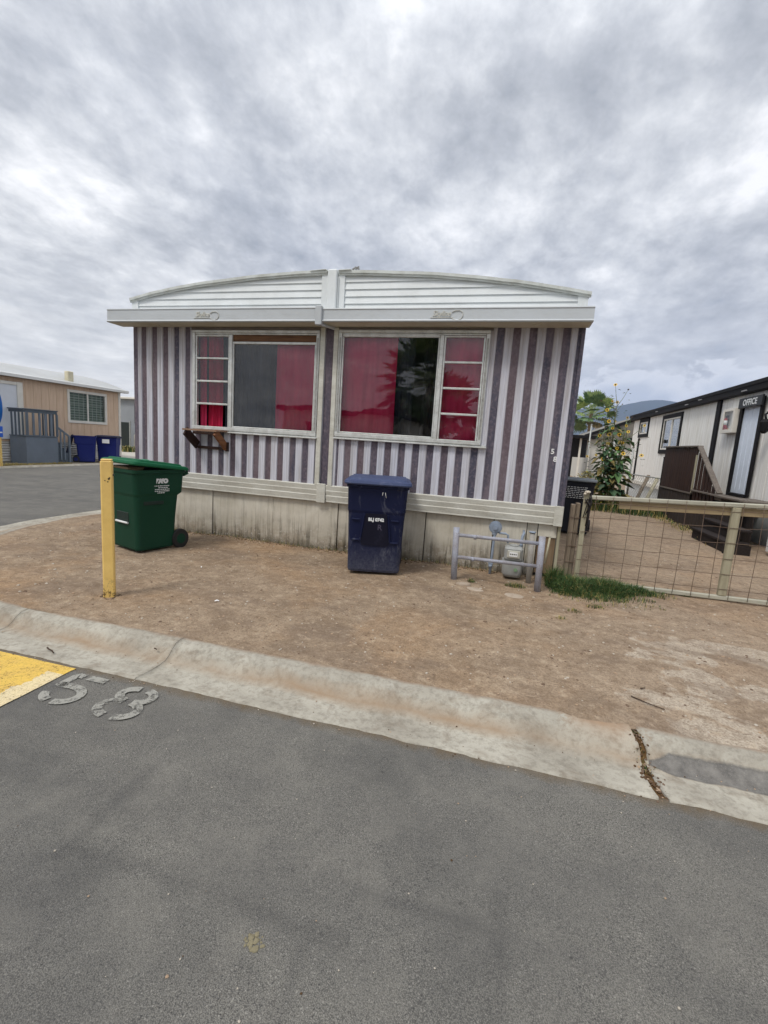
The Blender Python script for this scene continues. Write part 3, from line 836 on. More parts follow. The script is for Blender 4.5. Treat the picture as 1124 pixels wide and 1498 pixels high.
for x0, x1, C, y in ((-5.54, -5.435, LC, .03), (.575, .685, RC, .03), (-2.565, -2.485, LC, .035), (-2.335, -2.25, RC, .035)):
    za, zb = interp(C, x0), interp(C, x1)
    pts = [(x0, 3.1), (x1, 3.1), (x1, zb), (x0, za)]
    mb = MB(); mb.loft([[(p[0], YF-y, p[1]) for p in pts], [(p[0], YF, p[1]) for p in pts]][::-1])
    mb.build('gable_trim', M_GABLE, home)
mb = MB(); mb.box(-2.475, -2.345, YF-.075, YF-.001, 3.165, 3.685, 0, .012); mb.box(-2.335, -2.33, YF-.055, YF-.045, 3.17, 3.6)
mb.build('ridge_post', M_GABLE, home)

def curve_bar(mb, C, y0, y1, dz0, dz1, jit=.003, ext=0):
    n = 60; x0, x1 = C[0][0]-ext, C[-1][0]+ext
    rings = []
    for i in range(n+1):
        x = x0+(x1-x0)*i/n; z = interp(C, min(max(x, C[0][0]), C[-1][0]))+jit*nz(x, 0, 3.5, 21)
        rings.append([(x, y0, z+dz0), (x, y1, z+dz0), (x, y1, z+dz1), (x, y0, z+dz1)])
    mb.loft(rings, 0, True, False)
mb = MB(); curve_bar(mb, LC[:-1]+[(-2.49, 3.662)], YF-.06, YF+.04, -.012, .022); curve_bar(mb, [(-2.33, 3.655)]+RC[1:], YF-.06, YF+.04, -.012, .022)
curve_bar(mb, LC[:-1]+[(-2.49, 3.662)], YF-.045, YF-.03, -.035, -.012); curve_bar(mb, [(-2.33, 3.655)]+RC[1:], YF-.045, YF-.03, -.035, -.012)
mb.beam((-2.72, YF-.05, 3.672), (-2.5, YF-.05, 3.684), .05, .01); mb.beam((-2.5, YF-.055, 3.684), (-2.48, YF-.055, 3.66), .04, .008)
mb.beam((-2.33, YF-.055, 3.668), (-2.16, YF-.055, 3.672), .05, .012)
mb.build('roof_edge', M_EDGE, home)
mb = MB()   # loose flap of sealant at the ridge
for k in range(7):
    pebble(mb, -2.14+.012*k+.004*(k % 3), YF-.05, 3.682+.012*((k*7) % 3), .016, random.Random(k))
mb.build('roof_patch', worn('roof_sealant', c3(168, 166, 160), c3(70, 66, 60), .6, .8, 20), home)
mb = MB(); n = 40; rr = []
allc = LC[:-1]+RC[1:]
for y in (YF+.03, YB+.1):
    rr.append([(WX0-.03+(WX1-WX0+.06)*i/n, y, interp(allc, WX0-.03+(WX1-WX0+.06)*i/n)+.012) for i in range(n+1)])
for i in range(n): mb.face([rr[0][i], rr[0][i+1], rr[1][i+1], rr[1][i]], 0, True)
mb.build('roof', M_ROOF, home)

# projecting eave boxes, soffits and raised script emblems
YE = 5.68
def eave(x0, x1, z0, z1):
    mb = MB()
    P = [(YE, z0), (YE-.012, z0+.012), (YE, z0+.03), (YE+.004, z1-.02), (YE-.004, z1-.012), (YE, z1), (YF-.001, z1+.004), (YF-.001, z0+.004)]
    mb.loft([[(x0, p[0], p[1]) for p in P], [(x1, p[0], p[1]) for p in P]][::1], 0)
    ob = mb.build('eave_box', M_FASC, home)
    s = MB(); s.face([(x0+.02, YE+.01, z0-.0015), (x1-.02, YE+.01, z0-.0015), (x1-.02, YF-.016, z0+.0005), (x0+.02, YF-.016, z0+.0005)][::-1])
    s.build('soffit', M_SOFF, ob)
    return ob
eL = eave(-5.73, -2.47, 2.985, 3.165); eR = eave(-2.435, .735, 2.985, 3.148)
mb = MB(); mb.box(-2.515, -2.43, YE-.035, YE+.03, 2.945, 3.175, 0, .006); mb.beam((-2.44, YE+.02, 2.955), (-2.36, YF-.03, 2.965), .02, .03)
mb.build('eave_cap', M_FASC, home)
M_EMB = worn('emblem_cream', c3(204, 204, 196), c3(166, 160, 146), .5, .5, 30)
def emblem(par, xc, zc):
    mb = MB(); y = YE-.002
    M = facing((xc-.06, y, zc+.005), (0, -1, 0))
    text_into(mb, 'Skyline', .085, M, 0, .004, .92, .001, 'CENTER', .25)
    mb.path([(xc-.19, y-.002, zc-.04), (xc-.05, y-.002, zc-.037), (xc+.075, y-.002, zc-.04)], .004, 6)
    pts = [(xc+.06, y-.002, zc-.04), (xc+.09, y-.002, zc-.062), (xc+.125, y-.002, zc-.07), (xc+.165, y-.002, zc-.055), (xc+.19, y-.002, zc-.02), (xc+.185, y-.002, zc+.02), (xc+.15, y-.002, zc+.042), (xc+.10, y-.002, zc+.04), (xc+.06, y-.002, zc+.02)]
    mb.path(pts, .0045, 6)
    mb.build('emblem', M_EMB, par)
emblem(eL, -4.10, 3.075); emblem(eR, -.87, 3.07)
mb = MB(); mb.disc((-5.05, 5.84, 2.987), (0, 0, -1), .06, .012, 18); mb.build('soffit_vent', M_SOFF, eL)
mb = MB(); mb.disc((.16, 5.82, 2.987), (0, 0, -1), .05, .012, 18); mb.build('soffit_vent', M_SOFF, eR)

# posts between the halves
mb = MB(); mb.box(-2.555, -2.485, YF-.035, YF-.016, .905, 2.983, 0, .006); mb.box(-2.365, -2.30, YF-.035, YF-.016, .905, 2.983, 0, .006)
mb.build('centre_strip', M_TRIM, home)
mb = MB(); mb.box(-2.515, -2.385, YF-.042, YF-.02, .665, .93, 0, .006); mb.build('cover_plate', M_TRIM, home)
mb = MB(); mb.box(.66, .70, YF-.03, YF+.03, .9, 2.983, 0, .005); mb.build('corner_trim', M_DARK, home)

# ribbed base trim
def base(x0, x1):
    mb = MB(); zs = [.915, .905, .845, .835, .775, .765, .70, .682]
    ys = [.022, .034, .026, .030, .020, .026, .016, .018]
    for i in range(len(zs)-1):
        mb.face([(x0, YF-ys[i], zs[i]), (x0, YF-ys[i+1], zs[i+1]), (x1, YF-ys[i+1], zs[i+1]), (x1, YF-ys[i], zs[i])])
    mb.face([(x0, YF, .916), (x0, YF-.022, .915), (x1, YF-.022, .915), (x1, YF, .916)])
    mb.face([(x0, YF+.02, .682), (x1, YF+.02, .682), (x1, YF-.018, .682), (x0, YF-.018, .682)])
    for x in (x0, x1): mb.face([(x, YF+.02, .915)]+[(x, YF-ys[i], zs[i]) for i in range(len(zs))]+[(x, YF+.02, .682)])
    mb.build('base_trim', M_TRIM, home)
base(WX0, -2.516); base(-2.384, .60)
mb = MB(); mb.box(.598, .70, YF-.042, YF+.03, .672, .92, 0, .004); mb.build('corner_block', M_TRIM, home)

# skirting panels
def skirt(x0, x1, dy, z0=0.0, z1=.70, m=M_SKIRT, step=.2, ph=.1, tilt=0.0):
    mb = MB(); y = YF+.035+dy; rr = random.Random(int(x0*100)); xs = [x0]; x = x0+ph
    while x < x1-.03:
        xs += [x-.006, x, x+.006]; x += step
    xs.append(x1)
    zb = [z0-.03+.02*rr.random() for _ in xs]
    ys = [y+.0035 if (i % 3 == 2 and 0 < i < len(xs)-1) else y for i in range(len(xs))]
    for i in range(len(xs)-1):
        mb.face([(xs[i], ys[i]-tilt, zb[i]), (xs[i+1], ys[i+1]-tilt, zb[i+1]), (xs[i+1], ys[i+1], z1), (xs[i], ys[i], z1)])
    for x, yy in ((x0, y), (x1, y)):
        mb.face([(x, yy, -.03), (x, yy+.03, -.03), (x, yy+.03, z1), (x, yy, z1)])
    mb.build('skirt_panel', m, home)
for i, (a, b) in enumerate(((-5.55, -5.0), (-5.0, -4.205), (-4.195, -3.21), (-3.20, -2.215), (-2.205, -1.46), (-1.448, -.985), (-.973, -.11), (-.098, .30), (.31, .43))):
    skirt(a, b, (.004, .0, .008, -.002, .01, .002, .008, .0, .01)[i], .0, .70, M_SKIRT, .197, .12, (.0, .012, .0, .006, .0, .014, .0, .01, 0)[i])
skirt(.44, .655, .015, .07, .54, woodmat('stained_ply', c3(136, 116, 92), c3(92, 70, 50), .85, 'Z'), .3, .15)
skirt(.44, .66, .0, .54, .70, M_SKIRT, .3, .15)
mb = MB(); mb.box(.665, .70, YF-.0, YF+.05, .02, .67, 0, .004); mb.build('skirt_post', M_WOODPALE, home)
mb = MB()
for x in (WX0, WX1): mb.face([(x, YF+.08, -.02), (x, YB, -.02), (x, YB, .72), (x, YF+.08, .72)])
mb.face([(WX0, YF+.12, -.05), (WX1, YF+.12, -.05), (WX1, YF+.12, .7), (WX0, YF+.12, .7)], 1)
mb.build('side_skirt', [M_SKIRT, M_INT], home)

# dark room behind the windows
mb = MB()
a, b, y0, y1, z0, z1 = WX0+.03, WX1-.03, YF+.06, YF+3.2, .95, 2.95
mb.face([(a, y1, z0), (b, y1, z0), (b, y1, z1), (a, y1, z1)]); mb.face([(a, y0, z0), (b, y0, z0), (b, y1, z0), (a, y1, z0)])
mb.face([(a, y0, z1), (b, y0, z1), (b, y1, z1), (a, y1, z1)]); mb.face([(a, y0, z0), (a, y1, z0), (a, y1, z1), (a, y0, z1)]); mb.face([(b, y0, z0), (b, y1, z0), (b, y1, z1), (b, y0, z1)])
mb.build('interior', M_INT, home)

# house number on a dark band
mb = MB()
text_into(mb, '5', .085, facing((.497, YF-.004, 1.565), (0, -1, 0)), 0, .003, 1, .0025)
text_into(mb, '8', .085, facing((.535, YF-.004, 1.475), (0, -1, 0)), 0, .003, 1, .0025)
mb.build('house_number', M_LABELW, home)

# ---------------------------------------------------------------- windows
def bars(mb, L):
    for (x0, x1, z0, z1, y0, y1) in L: mb.box(x0, x1, YF-y0, YF+y1, z0, z1, 0, .004)
def window(name, X0, X1, lou, pane, top, bot, hinge_open, sill, header):
    w = MB()
    bars(w, [(X0, X1, top, top+.035, .05, .03),
             (X0, X0+.045, bot+.03, top-.002, .046, .03), (X1-.045, X1, bot+.03, top-.002, .046, .03), (X0, X1, bot-.02, bot+.028, .05, .03)])
    # second, thinner inner flange
    bars(w, [(X0+.05, X1-.05, top-.022, top-.003, .036, .02)])
    wo = w.build('window', M_ALU, home)
    m = MB(); l0, l1 = lou; p0, p1 = pane
    mx0, mx1 = (l1, p0) if l0 < p0 else (p1, l0)
    bars(m, [(mx0+.003, mx1-.003, bot+.03, top-.024, .044, .02)])
    m.build('mullion', M_ALU, wo)
    # louvre sash: four lights
    r = MB(); H = (top-.03-bot-.03)/4
    bars(r, [(l0, l0+.022, bot+.03, top-.026, .036, .01), (l1-.022, l1, bot+.03, top-.026, .036, .01)])
    for k in range(1, 4):
        z = bot+.03+H*k; bars(r, [(l0+.023, l1-.023, z-.013, z+.013, .042, .0)])
    bars(r, [(l0+.023, l1-.023, top-.048, top-.027, .036, .0)])
    r.build('louvre_rail', M_ALU, wo)
    for k in range(4):
        if hinge_open and k == 0: continue
        z = bot+.03+H*k; g = MB(); t = .004+.004*((k*3+int(X0*10)) % 3)
        g.face([(l0+.02, YF-.02-t, z+.01), (l1-.02, YF-.02-t, z+.01), (l1-.02, YF-.018, z+H-.01), (l0+.02, YF-.018, z+H-.01)])
        g.build('louvre_pane', M_GLASS, wo)
    # picture light
    pz1 = (top-.125) if header else top-.03
    f = MB(); bars(f, [(p0, p1, pz1-.02, pz1+.012, .034, .0), (p0, p0+.018, bot+.03, pz1-.022, .032, 0), (p1-.018, p1, bot+.03, pz1-.022, .032, 0), (p0+.02, p1-.02, bot+.03, bot+.048, .036, 0)])
    f.build('pane_frame', M_ALU, wo)
    g = MB(); g.face([(p0+.01, YF-.012, bot+.04), (p1-.01, YF-.010, bot+.04), (p1-.01, YF-.012, pz1-.01), (p0+.01, YF-.009, pz1-.01)])
    g.build('picture_pane', M_GLASS, wo)
    if header:
        h = MB(); h.box(p0, p1, YF-.022, YF+.01, pz1+.014, top-.024, 0, .003); h.build('header_board', M_WOODB, wo)
    # sill
    s = MB(); s.box(sill[0], sill[1], YF-.062, YF-.014, bot-.055, bot-.036, 0, .004); s.box(sill[0]+.02, sill[1]-.01, YF-.03, YF-.014, bot-.036, bot-.02, 0, .002)
    s.build('sill', M_ALU, wo)
    ht = MB(); ht.box(X0-.03, X1+.03, YF-.03, YF-.0145, top+.037, 2.983, 0, .003); ht.build('head_shade_strip', worn('shade_brown_grey', c3(120, 112, 106), c3(80, 70, 62), .5, .7, 8), wo)  # added strip coloured as the eave's shadow above the window
    # crank notches along the jamb
    z = bot+.08; t = MB(); rq = random.Random(3)
    side = X1-.022 if l0 > p0 else X1-.022
    while z < top-.1:
        t.box(side-.009+.003*rq.random(), side+.009, YF-.0525, YF-.0484, z, z+.02+.02*rq.random(), 0, .001); z += .06+.03*rq.random()
    CM = worn('catch_grey', c3(164, 164, 160), c3(104, 98, 90), .6, .6, 30)
    if l0 > p0:
        t.box(side-.012, side+.012, YF-.0485, YF-.044, bot+.05, top-.06, 0, .001); t.build('jamb_catch', CM, wo); t = MB()
        z = bot+.1
        while z < top-.1:
            t.box(X0+.014, X0+.03, YF-.0525, YF-.0484, z, z+.02+.02*rq.random(), 0, .001); z += .06+.04*rq.random()
    if l0 < p0: t.box(side-.012, side+.012, YF-.0485, YF-.044, bot+.05, top-.06, 0, .001)
    if l0 > p0: t.box(X0+.010, X0+.034, YF-.0485, YF-.044, bot+.05, top-.06, 0, .001)
    t.build('jamb_catch', worn('catch_grey', c3(164, 164, 160), c3(104, 98, 90), .6, .6, 30), wo)
    return wo
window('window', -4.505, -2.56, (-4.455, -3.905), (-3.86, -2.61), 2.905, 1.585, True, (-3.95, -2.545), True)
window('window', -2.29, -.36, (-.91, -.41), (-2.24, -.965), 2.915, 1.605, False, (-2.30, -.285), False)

# curtains
def curtain(x0, x1, z0, z1, y, amp, n, m, label, sag=0.0):
    mb = MB(); N = max(24, int((x1-x0)*70)); K = 8; rows = []
    rr = random.Random(int(x0*97)); ph = rr.uniform(0, 6)
    for j in range(K+1):
        z = z0+(z1-z0)*j/K; row = []
        for i in range(N+1):
            t = i/N; x = x0+(x1-x0)*t
            yy = y+amp*sin(2*pi*n*t+ph+.4*sin(3*j/K))+amp*.5*sin(2*pi*n*2.3*t+ph*2)
            row.append((x+.01*sin(2.2*j/K+ph)*(1-j/K), yy, z))
        rows.append(row)
    vs = [p for r in rows for p in r]; M = N+1
    mb.raw(vs, [(j*M+i, j*M+i+1, (j+1)*M+i+1, (j+1)*M+i) for j in range(K) for i in range(N)], 0, True)
    o = mb.build('curtain', m); tag(o, label, 'curtain', 'window curtains')
curtain(-3.90, -3.18, 1.5, 2.95, YF+.15, .035, 5, M_GREY, 'charcoal curtain behind the wide pane of the left window')
curtain(-3.235, -2.5, 1.5, 2.95, YF+.09, .006, 3, M_PINK, 'pink curtain behind the wide pane of the left window')
curtain(-4.48, -4.36, 1.5, 2.95, YF+.10, .016, 1.5, M_PINK, 'narrow pink curtain fold on the left in the left louvred window')
curtain(-4.335, -4.09, 1.5, 2.95, YF+.09, .020, 2, M_RED, 'red pleated curtain above the wooden shelf in the left louvred window')
curtain(-2.30, -1.525, 1.5, 2.98, YF+.09, .005, 2, M_PINK, 'wide pink curtain in the left half of the right window')
curtain(-1.54, -1.30, 1.5, 2.98, YF+.16, .014, 2.5, M_GREY, 'charcoal curtain in the middle of the right window')
curtain(-1.2, -.98, 1.5, 2.98, YF+.3, .014, 2, plain('black_cloth', (.02, .02, .022, 1), .9), 'black curtain beside the louvres of the right window')
curtain(-.96, -.36, 1.5, 2.98, YF+.10, .006, 2, M_PINK, 'pink curtain behind the louvred lights of the right window')

curtain(-4.08, -3.97, 1.5, 2.95, YF+.13, .012, 1.2, M_GREY, 'narrow dark curtain edge above the wooden shelf right of the red pleats')
# wooden air-conditioner shelf under the open louvre
sh = root('window_shelf', (-4.17, YF, 1.5), 'brown wooden bracket shelf hanging under the open louvre of the left window', 'shelf')
mb = MB(); x0, x1 = -4.45, -3.91; yo = YF-.33
mb.box(x0, x1, yo, yo+.04, 1.535, 1.56, 0, .003); mb.box(x0, x0+.045, yo+.041, YF-.035, 1.538, 1.56, 0, .003)
mb.box(x1-.045, x1, yo+.041, YF-.035, 1.538, 1.56, 0, .003); mb.box(x0+.046, x1-.046, YF-.14, YF-.035, 1.54, 1.562, 0, .003)
mb.build('top_frame', woodmat('shelf_board', c3(168, 138, 116), c3(92, 66, 50), .75, 'X'), sh)
mb = MB(); mb.box(x0+.05, x1-.05, yo+.16, YF-.15, 1.49, 1.53, 0, .003); mb.build('cross_board', M_DKWOOD, sh)
mb = MB(); mb.beam((x0+.03, yo+.03, 1.53), (x0+.03, YF-.03, 1.33), .03, .13); mb.build('brace', M_DKWOOD, sh)
mb = MB(); mb.beam((x1-.03, yo+.03, 1.53), (x1-.03, YF-.03, 1.32), .04, .10); mb.build('brace', woodmat('raw_brace', c3(142, 96, 62), c3(84, 52, 36), .7, 'Y'), sh)
mb = MB(); mb.box(x0+.01, x1-.0, YF-.05, YF-.016, 1.285, 1.325, 0, .003); mb.box(x1-.03, x1+.005, YF-.06, YF-.016, 1.27, 1.40, 0, .003); mb.build('wall_rail', M_DKWOOD, sh)
# ------------------------------------------------------------------ wheeled bins
def rr_ring(w0, w1, d0, d1, r, z, n=5):
    """rounded rectangle ring, counter-clockwise, at height z (z may be a function of x,y)"""
    pts = []
    for cx, cy, a0 in ((w1-r, d1-r, 0), (w0+r, d1-r, 90), (w0+r, d0+r, 180), (w1-r, d0+r, 270)):
        for k in range(n+1):
            a = R_(a0+90*k/n); x, y = cx+r*cos(a), cy+r*sin(a)
            pts.append((x, y, z(x, y) if callable(z) else z))
    return pts

def plastic(name, a, b, scuff, amt=.5, rough=.5):
    def fn(n):
        v = n.coord(); s = n.xyz(v)
        sc = n.noise(n.coord(scale=(1, 1, .35)), 7, 6, .72, .8); sc2 = n.noise(v, 30, 4, .7); big = n.noise(v, 2, 3, .5)
        col = n.mix(big, a, b)
        low = n.math('MAXIMUM', 0.0, n.math('SUBTRACT', 1.0, n.math('MULTIPLY', s[2], 2.4)))
        f = n.math('ADD', n.math('MULTIPLY', n.ramp(sc, [(.54, 0.0), (.70, 1.0)]), amt), n.math('MULTIPLY', n.math('MULTIPLY', low, n.ramp(sc2, [(.3, .3), (.6, 1.0)])), amt*.8))
        col = n.mix(n.math('MINIMUM', f, .9), col, scuff)
        n.out(col, n.math('ADD', rough, n.math('MULTIPLY', sc, .25)), n.bump(sc2, .06, .004), 0, .25)
    return mat(name, fn)
M_BLUE = plastic('blue_bin_plastic', c3(13, 23, 60), c3(9, 16, 44), c3(92, 94, 106), .8)
M_BLUEL = plastic('blue_lid_plastic', c3(68, 78, 110), c3(58, 68, 100), c3(130, 134, 156), .4)
M_BLUEF = plastic('bright_blue_plastic', c3(26, 38, 112), c3(22, 32, 96), c3(60, 70, 120), .2)
M_BLUED = plastic('dark_blue_plastic', c3(10, 12, 34), c3(8, 10, 28), c3(66, 66, 84), .35)
M_GREEN = plastic('green_bin_plastic', c3(12, 62, 42), c3(8, 50, 34), c3(40, 74, 62), .14)
M_GREENL = plastic('green_lid_plastic', c3(18, 96, 62), c3(13, 82, 52), c3(60, 120, 90), .12)
M_NAVY = plastic('dark_navy_plastic', c3(16, 20, 52), c3(14, 17, 44), c3(50, 54, 80), .1)
M_DKBIN = plastic('black_bin_plastic', c3(34, 36, 44), c3(28, 30, 38), c3(80, 82, 90), .2)
M_DKLID = plastic('grey_bin_lid', c3(110, 116, 120), c3(96, 100, 106), c3(150, 152, 152), .3)

def wheel(mb_t, mb_r, x0, x1, y, r):
    mb_t.tube((x0, y, r), (x1, y, r), r, r, 20); mb_r.tube((x0-.004, y, r), (x1+.004, y, r), r*.55, r*.55, 14)

def wheeled_bin(name, loc, rotz, label, group, mb_, ml, lid_tilt=0.0, lid_open=0.0, front=None, sx=1.0, sz=1.0, flat=True):
    """front faces -Y, hinge and wheels at +Y; 0.66 wide, 1.08 high"""
    t = root(name, loc, label, 'wheelie bin', group, rotz)
    b = MB(); w = .5*sx
    Z = lambda z: z*sz
    rings = [rr_ring(-.60*w, .60*w, -.29, .25, .05, Z(.035)), rr_ring(-.62*w, .62*w, -.30, .26, .06, Z(.06)),
             rr_ring(-.64*w, .64*w, -.315, .285, .06, Z(.45)), rr_ring(-.66*w, .66*w, -.33, .31, .06, Z(.70)),
             rr_ring(-.675*w, .675*w, -.34, .37, .06, Z(.735)), rr_ring(-.69*w, .69*w, -.36, .39, .06, Z(.985)),
             rr_ring(-.72*w, .72*w, -.375, .41, .06, Z(.99)), rr_ring(-.72*w, .72*w, -.375, .41, .06, Z(1.03)), rr_ring(-.70*w, .70*w, -.35, .38, .05, Z(1.03)), rr_ring(-.66*w, .66*w, -.33, .36, .05, Z(.75)), rr_ring(-.64*w, .64*w, -.31, .34, .05, Z(.74))]
    b.loft(rings, 0, True, False)
    # wheel well skirt
    b.box(-.5*w, .5*w, .20, .29, Z(.06), Z(.30), 0, .02)
    body = b.build('body', mb_, t, True)
    # lid
    l = MB(); hy = .42; sl = sin(lid_tilt)
    def zf(base): return lambda x, y: base+(hy-y)*sl*1.0
    def lift(ring): return ring
    L = [rr_ring(-.76*w, .76*w, -.41, .45, .07, zf(Z(1.015))), rr_ring(-.78*w, .78*w, -.42, .46, .08, zf(Z(1.03))), rr_ring(-.765*w, .765*w, -.41, .45, .08, zf(Z(1.055))), rr_ring(-.72*w, .72*w, -.37, .40, .07, zf(Z(1.066))), rr_ring(-.69*w, .69*w, -.35, .38, .07, zf(Z(1.062))), rr_ring(-.66*w, .66*w, -.33, .36, .07, zf(Z(1.085))), rr_ring(-.35*w, .35*w, -.2, .2, .07, zf(Z(1.090)))]
    l.loft(L, 0, True, False)
    if lid_open:
        M = Matrix.Translation((0, hy+.02, Z(1.04))) @ Matrix.Rotation(-lid_open, 4, 'X') @ Matrix.Translation((0, -hy-.02, -Z(1.04)))
        l.v = [tuple(M @ Vector(v)) for v in l.v]
    lid = l.build('lid', ml, t, True)
    # hinge bar and handle
    h = MB(); h.tube((-.55*w, .47, Z(.985)), (.55*w, .47, Z(.985)), .016, .016, 10)
    for s in (-1, 1): h.beam((s*.55*w, .40, Z(.96)), (s*.55*w, .485, Z(.99)), .03, .05)
    h.build('handle', mb_, t, True)
    for s in (-1, 1):
        a, c = MB(), MB(); wheel(a, c, s*.62*w-.03, s*.62*w+.03, .33, .125)
        wt = a.build('wheel', M_BLACK, t, True); c.build('rim', mb_, wt, True)
    return t, body, lid

# near blue bin
bt, bb, bl = wheeled_bin('wheeled_bin', (-1.475, 5.38, .0), R_(14), 'scuffed blue wheeled bin with closed lid standing against the striped home', 'wheeled bins', M_BLUE, M_BLUEL, R_(.5), 0, None, .99, 1.04)
mb = MB()   # tapering near-flush panel with lettering, recess shade put into its darker blue
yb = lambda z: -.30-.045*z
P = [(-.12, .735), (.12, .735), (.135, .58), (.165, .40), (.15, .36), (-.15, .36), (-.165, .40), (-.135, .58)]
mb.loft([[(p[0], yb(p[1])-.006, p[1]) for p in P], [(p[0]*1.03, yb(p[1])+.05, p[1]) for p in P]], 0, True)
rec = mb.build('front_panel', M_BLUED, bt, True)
mb = MB(); M = facing((.0, yb(.66)-.010, .665), (0, -1, .045)); text_into(mb, 'BLJ 0742', .05, M, 0, .002, 1.0, .0025)
mb.build('lettering', M_LETTER, rec, True)
mb = MB(); M = facing((.045, yb(.57)-.010, .575), (0, -1, .045))
text_into(mb, 'R', .09, M, 0, .001, 1, .001); mb.build('moulded_mark', worn('scuffed_mark', c3(70, 66, 84), None, .4, .7, 20), rec, True)
mb = MB()
for x, z in ((-.235, .66), (.215, .66), (-.225, .42), (.22, .40)):
    mb = MB(); mb.box(x-.045, x+.045, yb(z)-.014, yb(z)+.03, z-.010, z+.010, 0, .006); mb.build('moulded_rib', M_BLUE, bt, True)
for s in (-1, 1):
    mb = MB(); mb.beam((s*.135, yb(.73)-.004, .73), (s*.175, yb(.40)-.004, .40), .02, .02, 0, .006); mb.build('moulded_rib', M_BLUE, bt, True)
mb = MB(); mb.box(-.09, .085, -.14, -.085, 1.108, 1.116, 0, .003); mb.build('label_sticker', plain('sticker_pale', c3(214, 222, 238), .4), bl, True)
mb = MB()
for x0, x1, y in ((-.30, .30, -.375), (-.26, .26, -.30)): mb.path([(x0, y, 1.090 if y < -.34 else 1.102), (0, y-.012, 1.092 if y < -.34 else 1.107), (x1, y, 1.090 if y < -.34 else 1.102)], .006, 6)
for s in (-1, 1): mb.path([(s*.25, -.29, 1.104), (s*.24, -.17, 1.110), (s*.12, -.15, 1.112)], .007, 6)
mb.build('lid_rib', M_BLUED, bl, True)
mb = MB(); mb.tube((.06, -.385, .99), (.055, -.40, .955), .004, .004, 6); mb.tube((.085, -.385, .99), (.1, -.4, .93), .003, .003, 6); mb.build('latch_hook', M_ALU, bt, True)

# near green bin, lid held up by its load
gt, gb, gl = wheeled_bin('wheeled_bin', (-4.445, 4.93, .0), R_(-17), 'dark green wheeled bin overfilled and with lid ajar behind the yellow post', 'wheeled bins', M_GREEN, M_GREENL, R_(5.6), 0, None, .93, 1.0)
for o_ in gt.children_recursive:
    for v_ in o_.data.vertices: v_.co.y *= .9
GM_ = Matrix.Translation((-4.445, 4.93, 0)) @ Matrix.Rotation(R_(-17), 4, 'Z')
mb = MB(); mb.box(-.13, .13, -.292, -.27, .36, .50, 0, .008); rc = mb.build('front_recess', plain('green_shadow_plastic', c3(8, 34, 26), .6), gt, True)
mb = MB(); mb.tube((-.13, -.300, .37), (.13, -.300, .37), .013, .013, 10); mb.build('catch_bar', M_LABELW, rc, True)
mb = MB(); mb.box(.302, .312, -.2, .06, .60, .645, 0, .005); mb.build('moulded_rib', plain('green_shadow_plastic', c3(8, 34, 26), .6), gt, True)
# side pocket and sticker on the face turned to the camera (+X side)
mb = MB(); M = facing((.3215, .035, .89), (1, 0, -.05))
text_into(mb, 'PASO', .07, M, 0, .002, .8, .007)
for k, (wd, sh_) in enumerate(((.20, 0), (.11, .005), (.19, 0), (.20, .004), (.10, -.01))):
    z = -.058-.022*k
    x = -wd/2+sh_; q = 0
    while x < wd/2+sh_:
        w_ = .012+.014*((q*5+k*3) % 4)/3
        M2 = facing((.3220, .035, .89), (1, 0, -.05)); c = [M2 @ Vector((x, z-.005, 0)), M2 @ Vector((x+w_, z-.005, 0)), M2 @ Vector((x+w_, z+.005, 0)), M2 @ Vector((x, z+.005, 0))]
        mb.face(c); x += w_+.006; q += 1
mb.build('printed_label', M_LETTER, gb, True)
mb = MB(); mb.box(-.07, .07, -.06, .04, 1.10, 1.135, 0, .012); mb.build('lid_grip', plain('green_grip', c3(40, 140, 98), .45), gl, True)
# the load: a flat carton and dark sacks
mb = MB(); mb.box(-.27, .10, -.27, -.02, .80, 1.047, 0, .004, GM_)
tag(mb.build('cardboard_box', worn('cardboard', c3(176, 146, 112), c3(130, 102, 74), .4, .85, 5)), 'flattened brown cardboard sticking out under the green bin lid', 'cardboard')
mb = MB(); bm = bmesh.new(); bmesh.ops.create_icosphere(bm, subdivisions=3, radius=.16)
for v in bm.verts: v.co *= 1+.25*mn.noise(v.co*9)
mb.frombm(bm, 0, GM_ @ Matrix.Translation((.13, .02, .90)), True)
tag(mb.build('rubbish_bag', plain('black_polythene', (.02, .02, .022, 1), .35)), 'black rubbish bag under the ajar lid of the green bin', 'rubbish bag')

# two bins across the left street, one with its lid thrown back
f1, fb1, fl1 = wheeled_bin('wheeled_bin', (-16.25, 14.95, -.01), R_(135), 'distant blue wheeled bin with its lid thrown back beside the beige house', 'wheeled bins', M_BLUEF, M_NAVY, 0, R_(255), None, 1.05, 1.0)
f2, fb2, fl2 = wheeled_bin('wheeled_bin', (-15.95, 15.75, -.01), R_(30), 'distant blue wheeled bin with a white sticker at the beige house corner', 'wheeled bins', M_BLUEF, M_NAVY, 0, 0, None, 1.05, 1.0)
mb = MB(); mb.disc((0, .30, 1.14), (0, 0, 1), .001, .001)
mb = MB(); mb.box(-.13, .13, -.392, -.385, .78, .94, 0, .002); mb.build('label_sticker', M_LABELW, f2, True)
mb = MB(); mb.box(.372, .379, -.1, .1, .76, .92, 0, .002); mb.build('label_sticker', M_LABELW, f1, True)

# dark bin behind the gate
k1, kb1, kl1 = wheeled_bin('wheeled_bin', (1.36, 9.9, 0), R_(-10), 'black wheeled bin with a grey lid behind the gate post', 'wheeled bins', M_DKBIN, M_DKLID, R_(2), 0, None, .92, 1.0)
mb = MB(); rr = random.Random(3)
for k in range(7):
    x = -.2
    while x < .18:
        w_ = rr.uniform(.02, .06); mb.box(x, x+w_, -.378, -.36, .93-.034*k, .939-.034*k); x += w_+.016
mb.build('printed_label', M_LETTER, k1, True)

